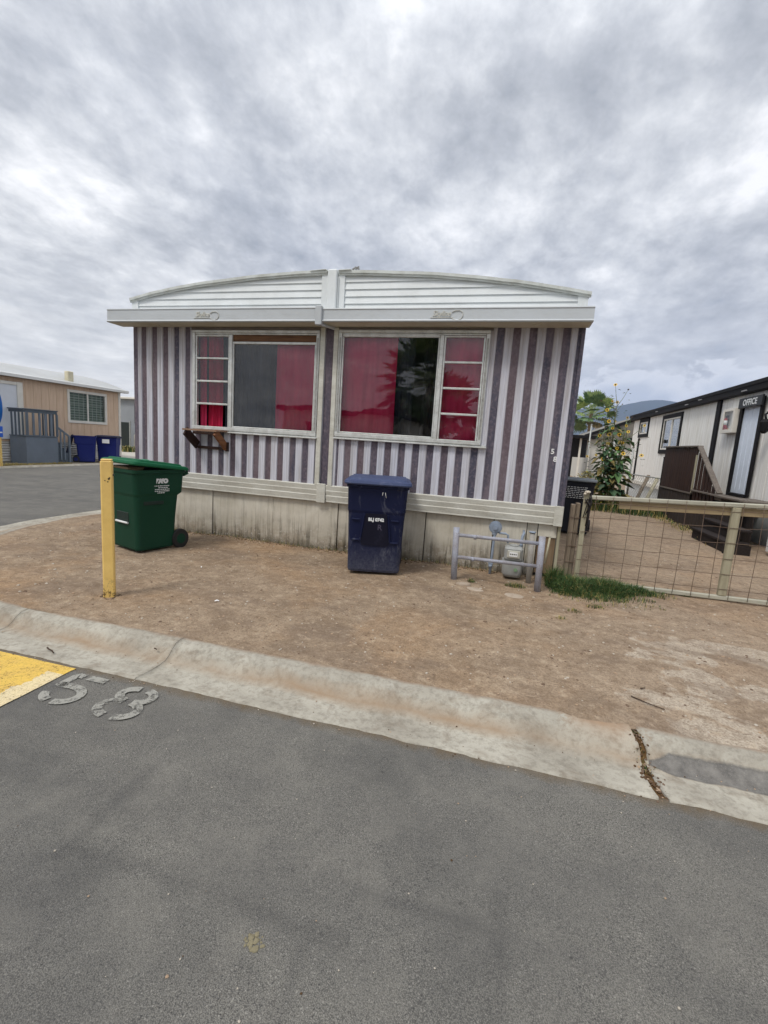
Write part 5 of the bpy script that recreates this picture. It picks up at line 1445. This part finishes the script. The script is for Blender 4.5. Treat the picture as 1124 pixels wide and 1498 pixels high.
mb = MB(); mb.box(OX-.09, OX-.05, 13.0, 13.14, 2.662, 2.70, 0, .005); mb.path([(OX-.07, 13.02, 2.67), (OX-.07, 12.97, 2.6), (OX-.07, 12.98, 2.45)], .012, 6); mb.build('valve', M_BLACK, ex)

# dark timber porch along the office
pr = root('porch', (4.5, 13, 0), 'dark stained plank porch with a sloping stair rail beside the office door', 'porch')
QX = 4.22
mb = MB(); rr = random.Random(8); y = 12.42
while y < 14.8:
    w_ = .14; mb.box(QX+rr.uniform(-.004, .004), QX+.022, y, y+w_-.006, .84, 1.90+rr.uniform(-.004, .004), 0, .003); y += w_
mb.build('plank_wall', M_DKWOOD, pr)
mb = MB(); mb.box(QX-.05, QX+.08, 12.36, 14.86, 1.905, 1.94, 0, .005); mb.build('top_rail', M_DKWOODG, pr)
mb = MB(); mb.beam((QX+.01, 12.38, 1.93), (QX+.01, 10.95, .95), .11, .035); mb.build('sloping_rail', M_DKWOODG, pr)
mb = MB()
for y, zt in ((12.2, 1.78), (12.0, 1.64), (11.8, 1.5), (11.6, 1.37), (11.4, 1.22), (11.2, 1.08)): mb.box(QX+.0, QX+.02, y, y+.135, .60, zt, 0, .003)
mb.build('stair_slats', M_DKWOOD, pr)
mb = MB(); mb.box(QX-.03, QX-.002, 12.36, 12.42, .84, 1.72, 0, .004); mb.build('pale_post', M_WOODPALE, pr)
mb = MB(); mb.box(QX+.03, OX-.05, 10.9, 14.8, .80, .86, 0, .004); mb.box(QX-.05, QX+.029, 9.9, 12.36, .885, .92, 0, .004); mb.box(QX+.03, OX-.14, 10.0, 10.899, .86, .90, 0, .004); mb.build('deck', M_DKWOODG, pr)
mb = MB(); y = 9.9
while y < 14.7:
    mb.box(QX+.0, QX+.02, y, y+.19, .0, .835 if y > 12.36 else .58, 0, .003); y += .2
mb.box(QX+.25, QX+.27, 10, 14.7, .0, .79); mb.build('skirt_boards', woodmat('dark_skirt_boards', c3(62, 52, 46), c3(34, 28, 25), .85, 'Z'), pr)
mb = MB(); mb.box(QX-.02, QX-.001, 12.4, 14.75, .80, .838, 0, .003); mb.build('rim_board', M_DKWOODG, pr)
M_STEP = woodmat('blackened_step_boards', c3(48, 40, 38), c3(26, 22, 21), .85, 'Y')
st = root('porch_steps', (4.1, 10, 0), 'dark wooden box steps below the office porch', 'steps')
for i, (x0, x1, z) in enumerate(((3.80, 4.18, .22), (3.98, 4.19, .44))):
    mb = MB(); mb.box(x0, x1, 9.3, 10.9, z-.04, z, 0, .005); mb.build('tread', M_STEP, st)
    mb = MB(); mb.box(x0+.03, x0+.05, 9.32, 10.88, .0 if i == 0 else .22, z-.042, 0, .003); mb.build('riser', M_STEP, st)
mb = MB(); mb.box(3.78, 4.2, 9.28, 9.30, .0, .17); mb.build('side_board', M_STEP, st)
bx = MB(); bx.box(4.55, 4.92, 9.2, 9.6, .05, .50, 0, .03); o = bx.build('storage_box', M_LABELW); tag(o, 'white plastic box beside the office porch steps', 'box')

# far home beyond the office and the dark open carport
fh = root('far_house', (7, 30, 0), 'pale low house with dark roof edge behind the sunflowers', 'house')
mb = MB(); mb.box(4.5, 11, 30, 40, 0, 2.55, 0, 0); mb.build('wall', worn('far_wall', c3(206, 204, 196), c3(170, 164, 150), .3, .8, 1), fh)
mb = MB(); P = [(4.2, 2.55), (11.3, 2.55), (11.3, 2.7), (7.8, 4.25), (4.2, 2.72)]
mb.loft([[(p[0], 29.7, p[1]) for p in P], [(p[0], 40.2, p[1]) for p in P]], 0, True); mb.build('roof', worn('far_roof', c3(124, 120, 112), c3(86, 84, 80), .5, .8, 1), fh)
mb = MB(); mb.beam((4.15, 29.66, 2.66), (7.8, 29.66, 4.2), .06, .16); mb.beam((6.2, 29.66, 2.62), (11, 29.66, 2.62), .06, .14); mb.build('verge', M_OTRIM, fh)
cp = root('carport', (3.8, 27, 0), 'dark open carport glimpsed between the striped home and the sunflowers', 'carport')
mb = MB(); mb.box(2.4, 4.3, 26.6, 31, 2.42, 2.58, 0, .01); mb.build('roof', M_OTRIM, cp)
mb = MB(); mb.box(2.4, 4.3, 29.5, 29.6, 1.4, 2.42); mb.box(2.4, 3.6, 29.62, 29.7, 0, 1.4, 0); mb.build('back_panel', M_INT, cp)
for x in (3.55, 4.0):
    mb = MB(); mb.box(x, x+.1, 26.9, 27.0, 0, 2.42, 0, .01); mb.build('post', M_WTRIM, cp)

# ------------------------------------------------------------------ fences, poles and timber in front of the office
cl = root('chain_link_fence', (4.2, 17, 0), 'low grey chain link fence with slim posts before the office wall', 'fence')
pts = [(2.55, 17.2), (3.52, 17.3), (4.05, 17.4), (4.55, 15.9)]
for i, (x, y) in enumerate(((3.35, 17.2), (4.0, 17.4), (4.5, 15.6))):
    mb = MB(); mb.tube((x, y, 0), (x, y, (2.15, 1.85, 1.05)[i]), .032, .032, 8); mb.build('post', M_GALV, cl)
mb = MB(); mb.tube((2.5, 17.15, 1.02), (3.35, 17.2, 1.03), .02, .02, 8); mb.tube((3.35, 17.2, 1.03), (4.0, 17.4, 1.02), .02, .02, 8); mb.tube((4.0, 17.4, 1.02), (4.5, 15.6, 1.0), .02, .02, 8); mb.build('rail', M_GALV, cl)
mb = MB()
def chain(p, q, h, s=.13):
    p = Vector(p); q = Vector(q); L = (q-p).length; n = int(L/s); hh = int(h/s)
    for sg in (1, -1):
        for k in range(-hh, n+1):
            a = k*s; b = a+h
            t0, t1 = max(0, a), min(L, b)
            if t1 <= t0: continue
            z0 = (t0-a) if sg > 0 else h-(t0-a); z1 = (t1-a) if sg > 0 else h-(t1-a)
            d = (q-p)/L; mb.tube(p+d*t0+Vector((0, 0, z0)), p+d*t1+Vector((0, 0, z1)), .004, .004, 3, 0, False)
chain((2.5, 17.15, .02), (3.35, 17.2, .02), 1.0); chain((3.35, 17.2, .02), (4.0, 17.4, .02), 1.0); chain((4.0, 17.4, .02), (4.5, 15.6, .02), .98)
mb.build('wire_mesh', M_GALV, cl)
fp = root('fence_post', (4.45, 15.0, 0), 'slim dark pole standing before the office wall left of the plank porch', 'post')
mb = MB(); mb.tube((4.45, 15.55, 0), (4.45, 15.55, 1.62), .035, .035, 8); mb.build('pole', M_OTRIM, fp)
mb = MB(); mb.disc((4.45, 15.55, 1.62), (0, 0, 1), .04, .03, 8); mb.build('cap', M_OTRIM, fp)
for i, (p, q, lab) in enumerate((((4.05, 16.6, .05), (4.55, 17.3, 1.02), 'upright grey timber length leaning in front of the chain link fence'), ((4.15, 16.0, .02), (4.75, 17.0, .98), 'pale timber length leaning lower and further right by the chain link fence'))):
    mb = MB(); mb.beam(p, q, .1, .05); o = mb.build('timber', M_WOODPALE if i else M_WOODOLD); tag(o, lab, 'timber', 'leaning timber')
mp = root('pole', (2.7, 20, 0), 'thin pale pole rising between the palm and the carport', 'pole')
mb = MB(); mb.tube((3.05, 20.4, 0), (3.05, 20.4, 2.75), .03, .03, 8); mb.build('shaft', M_GALV, mp); mb = MB(); mb.disc((3.05, 20.4, 2.75), (0, 0, 1), .035, .04, 8); mb.build('cap', M_GALV, mp)

# ------------------------------------------------------------------ plants
def leafmat(name, a, b):
    def fn(n):
        v = n.coord(); x = n.noise(v, 3, 4, .6); n.out(n.mix(n.ramp(x, [(.35, 0.0), (.65, 1.0)]), a, b), .55, None, 0, .3)
    return mat(name, fn)
L1 = leafmat('leaf_green', c3(104, 134, 84), c3(72, 104, 62)); L2 = leafmat('leaf_dark', c3(74, 102, 70), c3(50, 76, 54)); L3 = leafmat('leaf_dry', c3(140, 128, 76), c3(106, 92, 56)); LY = leafmat('petal_yellow', c3(240, 206, 66), c3(224, 180, 40)); LB = leafmat('flower_centre', c3(84, 58, 30), c3(54, 36, 20)); LST = leafmat('stalk_green', c3(120, 130, 84), c3(96, 96, 66))
def leaf(mb, p, d, L, W, mi, droop=.3):
    d = Vector(d).normalized(); s = d.cross(Vector((0, 0, 1)))
    if s.length < .05: s = Vector((1, 0, 0))
    s.normalize(); p = Vector(p); q = p+d*L*.5; e = p+d*L-Vector((0, 0, L*droop))
    mb.face([p, q+s*W*.5, e, q-s*W*.5], mi)
def sunflower(x, y, h, lean, seed, label, big=True):
    rr = random.Random(seed)
    t = root('sunflower_plant', (x, y, 0), label, 'sunflower', 'sunflower plants')
    top = Vector((x+lean, y+rr.uniform(-.2, .2), h)); base = Vector((x, y, 0))
    mid = base.lerp(top, .5)+Vector((lean*-.15, 0, .1))
    pts = [base, base.lerp(mid, .5), mid, mid.lerp(top, .5)+Vector((lean*.1, 0, 0)), top]
    mb = MB(); mb.path(pts, [.03, .026, .022, .015, .008], 6)
    tips = []
    for k in range(9 if big else 5):
        f = rr.uniform(.55, .98); i = min(3, int(f*4)); p = pts[i].lerp(pts[i+1], f*4-i)
        a = rr.uniform(0, 6.28); r = rr.uniform(.25, .65); q = p+Vector((cos(a)*r, sin(a)*r*.6, rr.uniform(.1, .6)))
        mb.path([p, p.lerp(q, .5)+Vector((0, 0, -.04)), q], [.009, .007, .004], 5, 0, False); tips.append((q, a))
    tips.append((top, 0))
    mb.build('stalk', LST, t)
    lf = MB()
    for k in range(88 if big else 40):
        f = rr.random()**1.1*.82+.04; i = min(3, int(f*4)); p = pts[i].lerp(pts[i+1], f*4-i)
        a = rr.uniform(0, 6.28); sp = rr.uniform(.02, .24)*(1.3-f); q = p+Vector((cos(a)*sp, sin(a)*sp, rr.uniform(-.05, .1)))
        L = rr.uniform(.18, .42)*(1.15-f*.6)
        leaf(lf, q, (cos(a), sin(a), rr.uniform(-.5, .5)), L, L*rr.uniform(.55, .8), rr.choice((0, 0, 1, 1, 2) if f > .2 else (1, 2, 2)), rr.uniform(.2, .6))
    for q, a in tips:
        for k in range(3): leaf(lf, q+Vector((rr.uniform(-.1, .1), rr.uniform(-.1, .1), -rr.uniform(.05, .35))), (rr.uniform(-1, 1), rr.uniform(-1, 1), .1), .10, .05, rr.choice((0, 1)))
    lf.build('leaves', [L1, L2, L3], t)
    for k, (q, a) in enumerate(tips):
        fm = MB(); n = Vector((rr.uniform(-.5, .5), -1, rr.uniform(-.2, .6))).normalized(); M = facing(q, n)
        R = rr.uniform(.04, .068)
        if rr.random() < .5:
            for j in range(12):
                b = 2*pi*j/12+rr.uniform(-.1, .1); c = M @ Vector((cos(b)*R*.35, sin(b)*R*.35, 0)); e = M @ Vector((cos(b)*R, sin(b)*R, .01)); s = M.to_3x3() @ Vector((-sin(b), cos(b), 0))*R*.22
                fm.face([c, c.lerp(e, .5)+s, e, c.lerp(e, .5)-s], 0)
        fm.disc(q, n, R*.38, .02, 8, 1)
        fm.build('flower', [LY, LB], t)
sunflower(2.80, 15.3, 2.2, -.02, 1, 'bushy sunflower plant nearest the black bin with large dark leaves')
sunflower(2.98, 15.6, 3.2, .02, 2, 'tallest sunflower plant with sparse heads against the hill')
sunflower(3.02, 15.2, 2.3, .25, 3, 'leaning sunflower plant with flowers over the office wall corner')
sunflower(3.2, 15.8, 2.75, .12, 4, 'thin sunflower plant with yellow heads before the small office window', False)
sunflower(2.90, 16.1, 2.75, -.1, 5, 'slim sunflower plant nearest the palm with yellow heads', False)
sunflower(2.95, 15.0, 1.5, .1, 6, 'short leafy sunflower plant at the front of the group', False)
mb = MB(); rr = random.Random(21)
for i in range(1100):
    x = rr.gauss(2.25, .16); y = 14.7+rr.gauss(0, .25); r = rr.random(); a = rr.uniform(0, 6.28)
    leaf(mb, (x, y, .15+1.0*r*(1-abs(x-2.25))), (cos(a), sin(a), rr.uniform(-.2, .9)), rr.uniform(.06, .14), .05, rr.choice((0, 2, 2, 3)), .2)
tag(mb.build('shrub', [L1, L2, L3, leafmat('yellow_leaf', c3(190, 170, 70), c3(150, 136, 60))]), 'yellowish low shrub between the black bin and the sunflowers', 'shrub')
mb = MB()
for i in range(3000):
    x = rr.uniform(2.2, 4.4); y = rr.uniform(13.8, 17.0)+.4*(4-x)*.5; blade(mb, x, y, 0, rr.uniform(.12, .42), .008, rr.uniform(.2, 1.0), rr.uniform(0, 6.28), rr.choice((0, 1, 1, 2)))
for i in range(500):
    x = rr.uniform(4.0, 4.25); y = rr.uniform(9.5, 14.6); blade(mb, x-abs(rr.gauss(0, .12)), y, 0, rr.uniform(.04, .14), .006, rr.uniform(.4, 1.2), rr.uniform(0, 6.28), rr.choice((0, 2, 2)))
struct(mb.build('weeds', GM), 'stuff')

P1 = leafmat('palm_green', c3(178, 192, 128), c3(128, 152, 94)); P2 = leafmat('palm_dark', c3(118, 142, 96), c3(84, 110, 74)); P3 = leafmat('palm_dry', c3(150, 132, 92), c3(112, 94, 64))
def fan_palm(x, y, zc, R, label, seed, n=46, skirt=True):
    rr = random.Random(seed); t = root('palm_tree', (x, y, 0), label, 'palm tree')
    mb = MB(); mb.path([(x, y, -.05), (x+.05, y, zc*.5), (x, y, zc)], [.28, .22, .2], 12); mb.build('trunk', worn('palm_trunk', c3(126, 108, 88), c3(84, 70, 56), .7, .9, 6, .4), t)
    cr = MB()
    for i in range(n):
        el = R_(-55+135*((i+.5)/n)**.8); az = i*2.39996+rr.uniform(-.2, .2)
        d = Vector((cos(az)*cos(el), sin(az)*cos(el), sin(el))); L = R*rr.uniform(.5, .6); p = Vector((x, y, zc)); q = p+d*L
        mi = 2 if el < -.6 and rr.random() < .5 else (1 if rr.random() < .5 or el < -.1 else 0)
        cr.path([p, p+d*L*.5+Vector((0, 0, .04*R)), q], [.03, .022, .014], 4, 0, False)
        s = d.cross(Vector((0, 0, 1)));
        if s.length < .1: s = Vector((1, 0, 0))
        s.normalize(); u = s.cross(d).normalized()
        tilt = rr.uniform(-.5, .5); s2 = s*cos(tilt)+u*sin(tilt)
        for k in range(15):
            a = R_(-82+164*k/14); dd = (d*cos(a)+s2*sin(a)).normalized(); l = R*.46*(.6+.4*cos(a))*rr.uniform(.9, 1.08)
            e = q+dd*l-Vector((0, 0, l*rr.uniform(.04, .22))); m = q+dd*l*.6; w = (d*-sin(a)+s2*cos(a)).normalized()*R*.042
            cr.face([q, m+w, e, m-w], mi)
    cr.build('crown', [P1, P2, P3], t)
fan_palm(8.05, 55, 6.0, 2.7, 'fan palm with a shaggy green crown beyond the carport roof', 1, 40)

def far_tree(x, y, r, h, label, seed, name='tree'):
    rr = random.Random(seed); t = root(name, (x, y, 0), label, 'tree')
    mb = MB(); mb.path([(x, y, 0), (x+.1, y, h*.4), (x, y, h*.75)], [r*.12, r*.09, r*.04], 8); mb.build('trunk', M_TWIG, t)
    cr = MB()
    cl = [(rr.gauss(0, r*.42), rr.gauss(0, r*.42), rr.gauss(0, r*.3)) for _ in range(16)]
    for i in range(2600):
        c = rr.choice(cl); p = Vector((x+c[0]+rr.gauss(0, r*.2), y+c[1]+rr.gauss(0, r*.2), h-r*.6+c[2]+rr.gauss(0, r*.16))); a = rr.uniform(0, 6.28)
        leaf(cr, p, (cos(a), sin(a), rr.uniform(-.6, .6)), r*.14, r*.08, rr.choice((0, 1, 1)))
    cr.build('crown', [L1, L2], t)
far_tree(13.2, 62, 2.2, 5.4, 'round dark tree beyond the pale house roof', 3)
# what stands across the street, behind the photographer (mirrored in the window glass)
fan_palm(-4.7, -15, 4.9, 3.4, 'broad fan palm across the street opposite the striped home', 5, 60)
oh = root('opposite_house', (-3, -16, 0), 'dim white mobile home across the street opposite the striped home', 'mobile home')
mb = MB(); mb.box(-13, -6.5, -26, -13.5, 0, 3.0); mb.build('wall', M_OFF, oh); mb = MB(); mb.box(-13.3, -6.2, -26.2, -13.2, 3.0, 3.25, 0, .03); mb.build('roof', M_OTRIM, oh)
mb = MB(); mb.box(-11.5, -9.5, -13.5, -13.46, 1.2, 2.4, 0, .01); mb.build('window', M_INT, oh)
far_tree(2.5, -18, 3.6, 4.6, 'dense bushy tree across the street behind the photographer', 8)
far_tree(-1.2, -17, 2.6, 3.6, 'lower bushy tree beside the palm across the street', 9)

# ------------------------------------------------------------------ hills
mb = MB(); rr = random.Random(2)
def hill_h(x):
    k = x/2500
    return 2500*(.094+.018*math.exp(-((k-.27)/.075)**2)+.004*mn.noise(Vector((k*14, 0, 0)))+.0015*mn.noise(Vector((k*60, 3, 0)))-.03*max(0, .16-k)*3)
xs = [-380+30*i for i in range(66)]
rows = []
for j, (yy, f) in enumerate(((1900, 0.0), (2150, .42), (2330, .74), (2450, .93), (2500, 1.0), (2700, .85))):
    rows.append([(x, yy, -2+max(20, hill_h(x))*f*(1+.09*mn.noise(Vector((x*.004, j*2.1, 0))) if 0 < f < 1 else f)) for x in xs])
for j in range(5):
    for i in range(len(xs)-1): mb.face([rows[j][i], rows[j][i+1], rows[j+1][i+1], rows[j+1][i]], 0, True)
def f_hill(n):
    v = n.coord(); a = n.noise(v, .012, 6, .6); n.out(n.mix(a, c3(66, 74, 70), c3(86, 88, 78)), .95, None, 0, .1)
struct(mb.build('hills', mat('hill_scrub', f_hill)))

# air that turns the far hill blue
hz = MB(); hz.box(-420, 1680, -420, 2900, -6, 345)
ho = hz.build('haze', bpy.data.materials.new('haze_air')); struct(ho, 'stuff')
hm = ho.data.materials[0]; hm.use_nodes = True; ht = hm.node_tree; ht.nodes.clear()
vo = ht.nodes.new('ShaderNodeVolumePrincipled'); out = ht.nodes.new('ShaderNodeOutputMaterial')
vo.inputs['Color'].default_value = (.46, .62, 1, 1); vo.inputs['Density'].default_value = .00024; vo.inputs['Anisotropy'].default_value = .1
ht.links.new(vo.outputs[0], out.inputs['Volume'])

# ------------------------------------------------------------------ camera
cam = bpy.data.cameras.new('camera'); co = bpy.data.objects.new('camera', cam); COL.objects.link(co); SC.camera = co
PITCH, ROLL, YAW, F = R_(8.55), R_(3.75), R_(14.5), 680.0
cp, sp = cos(PITCH), sin(PITCH); r0 = Vector((1, 0, 0)); fw = Vector((0, cp, -sp)); u0 = Vector((0, sp, cp))
r2 = r0*cos(ROLL)+u0*sin(ROLL); u2 = -r0*sin(ROLL)+u0*cos(ROLL); Z = Matrix.Rotation(YAW, 3, 'Z')
M = Matrix((Z @ r2, Z @ u2, -(Z @ fw))).transposed().to_4x4(); M.translation = (0, 0, 1.55); co.matrix_world = M
cam.sensor_fit = 'VERTICAL'; cam.sensor_height = 24.0; cam.lens = 24.0*F/1498; cam.clip_start = .05; cam.clip_end = 20000

# ------------------------------------------------------------------ sky and light
SUN_EL, SUN_AZ = R_(56), R_(212)
W = bpy.data.worlds.new('World'); SC.world = W; W.use_nodes = True; wt = W.node_tree
class WN(NT):
    def __init__(s): s.t = wt; s.b = None
n = WN(); bg = wt.nodes['Background']
sky = n.new('ShaderNodeTexSky'); sky.sky_type = 'NISHITA'; sky.sun_disc = False; sky.sun_elevation = SUN_EL; sky.sun_rotation = SUN_AZ
tc = n.new('ShaderNodeTexCoord'); s = n.xyz(tc.outputs['Generated'])
zz = n.math('MAXIMUM', s[2], 0.0); den = n.math('ADD', zz, .25)
cb_ = n.new('ShaderNodeCombineXYZ'); n.put(cb_.inputs[0], n.math('DIVIDE', s[0], den)); n.put(cb_.inputs[1], n.math('DIVIDE', s[1], den))
mp = n.new('ShaderNodeMapping'); wt.links.new(cb_.outputs[0], mp.inputs[0]); mp.inputs['Rotation'].default_value = (0, 0, R_(-14)); mp.inputs['Scale'].default_value = (1.4, 1.1, 1); mp.inputs['Location'].default_value = (2.3, .6, 0)
cv = mp.outputs[0]
big = n.noise(cv, 1.5, 3, .5, .2); med = n.noise(cv, 3.6, 7, .55, .25); fin = n.noise(cv, 8.0, 8, .66, .1)
d = n.math('ADD', n.math('MULTIPLY', big, .34), n.math('ADD', n.math('MULTIPLY', med, .38), n.math('MULTIPLY', fin, .28)))
cloud = n.ramp(d, [(.36, (.36, .38, .415)), (.45, (.49, .51, .545)), (.53, (.665, .682, .708)), (.62, (.92, .925, .94))])
# calmer grey-blue band low down, heaped white cloud edges just over the horizon
low = n.math('MINIMUM', 1.0, n.math('MULTIPLY', zz, 3.2))
stv = n.new('ShaderNodeMapping'); wt.links.new(tc.outputs['Generated'], stv.inputs[0]); stv.inputs['Scale'].default_value = (2.2, 2.2, 16)
strat = n.noise(stv.outputs[0], 2.0, 5, .55, .3)
lowc = n.ramp(strat, [(.35, (.47, .50, .55)), (.5, (.60, .625, .665)), (.68, (.77, .78, .80))])
col = n.mix(low, lowc, cloud)
puv = n.new('ShaderNodeMapping'); wt.links.new(tc.outputs['Generated'], puv.inputs[0]); puv.inputs['Scale'].default_value = (8, 8, 12)
puf = n.noise(puv.outputs[0], 1.0, 5, .55, .4)
pz = n.math('SUBTRACT', n.math('ADD', .155, n.math('MULTIPLY', n.math('SUBTRACT', puf, .5), .26)), zz)
pm = n.ramp(pz, [(.0, 0.0), (.012, 1.0)])
east = n.ramp(s[0], [(.02, 0.0), (.12, 1.0)])
puc = n.ramp(n.math('ADD', n.math('MULTIPLY', pz, 4.0), n.math('MULTIPLY', puf, .3)), [(.12, (.86, .87, .89)), (.42, (.60, .64, .70))])
col = n.mix(n.math('MULTIPLY', n.math('MULTIPLY', pm, east), .92), col, puc)
gap = n.ramp(n.math('ADD', n.math('MULTIPLY', med, .6), n.math('MULTIPLY', big, .4)), [(.30, .15), (.36, 0.0)])
vm = n.new('ShaderNodeVectorMath'); vm.operation = 'SCALE'; n.put(vm.inputs[0], col)
# overcast brightens overhead
n.put(vm.inputs['Scale'], n.math('MULTIPLY', n.math('ADD', 1.0, n.math('MULTIPLY', n.math('MAXIMUM', 0.0, n.math('SUBTRACT', zz, .55)), 2.0)), 9.0))
fin_c = n.mix(gap, vm.outputs[0], sky.outputs[0])
n.put(bg.inputs[0], fin_c); bg.inputs[1].default_value = .1
sl = bpy.data.lights.new('sun', 'SUN'); sl.energy = 1.6; sl.angle = R_(14); sl.color = (1, .96, .9)
so = bpy.data.objects.new('sun', sl); COL.objects.link(so)
# sun_rotation is measured from +Y towards +X
dv = Vector((sin(SUN_AZ)*cos(SUN_EL), cos(SUN_AZ)*cos(SUN_EL), sin(SUN_EL)))
so.rotation_euler = dv.to_track_quat('Z', 'Y').to_euler(); so.location = dv*50

SC.view_settings.view_transform = 'Standard'; SC.view_settings.look = 'None'; SC.view_settings.exposure = 0.42; SC.view_settings.gamma = 1.0
SC.render.engine = 'CYCLES'; SC.cycles.max_bounces = 8; SC.cycles.transparent_max_bounces = 12
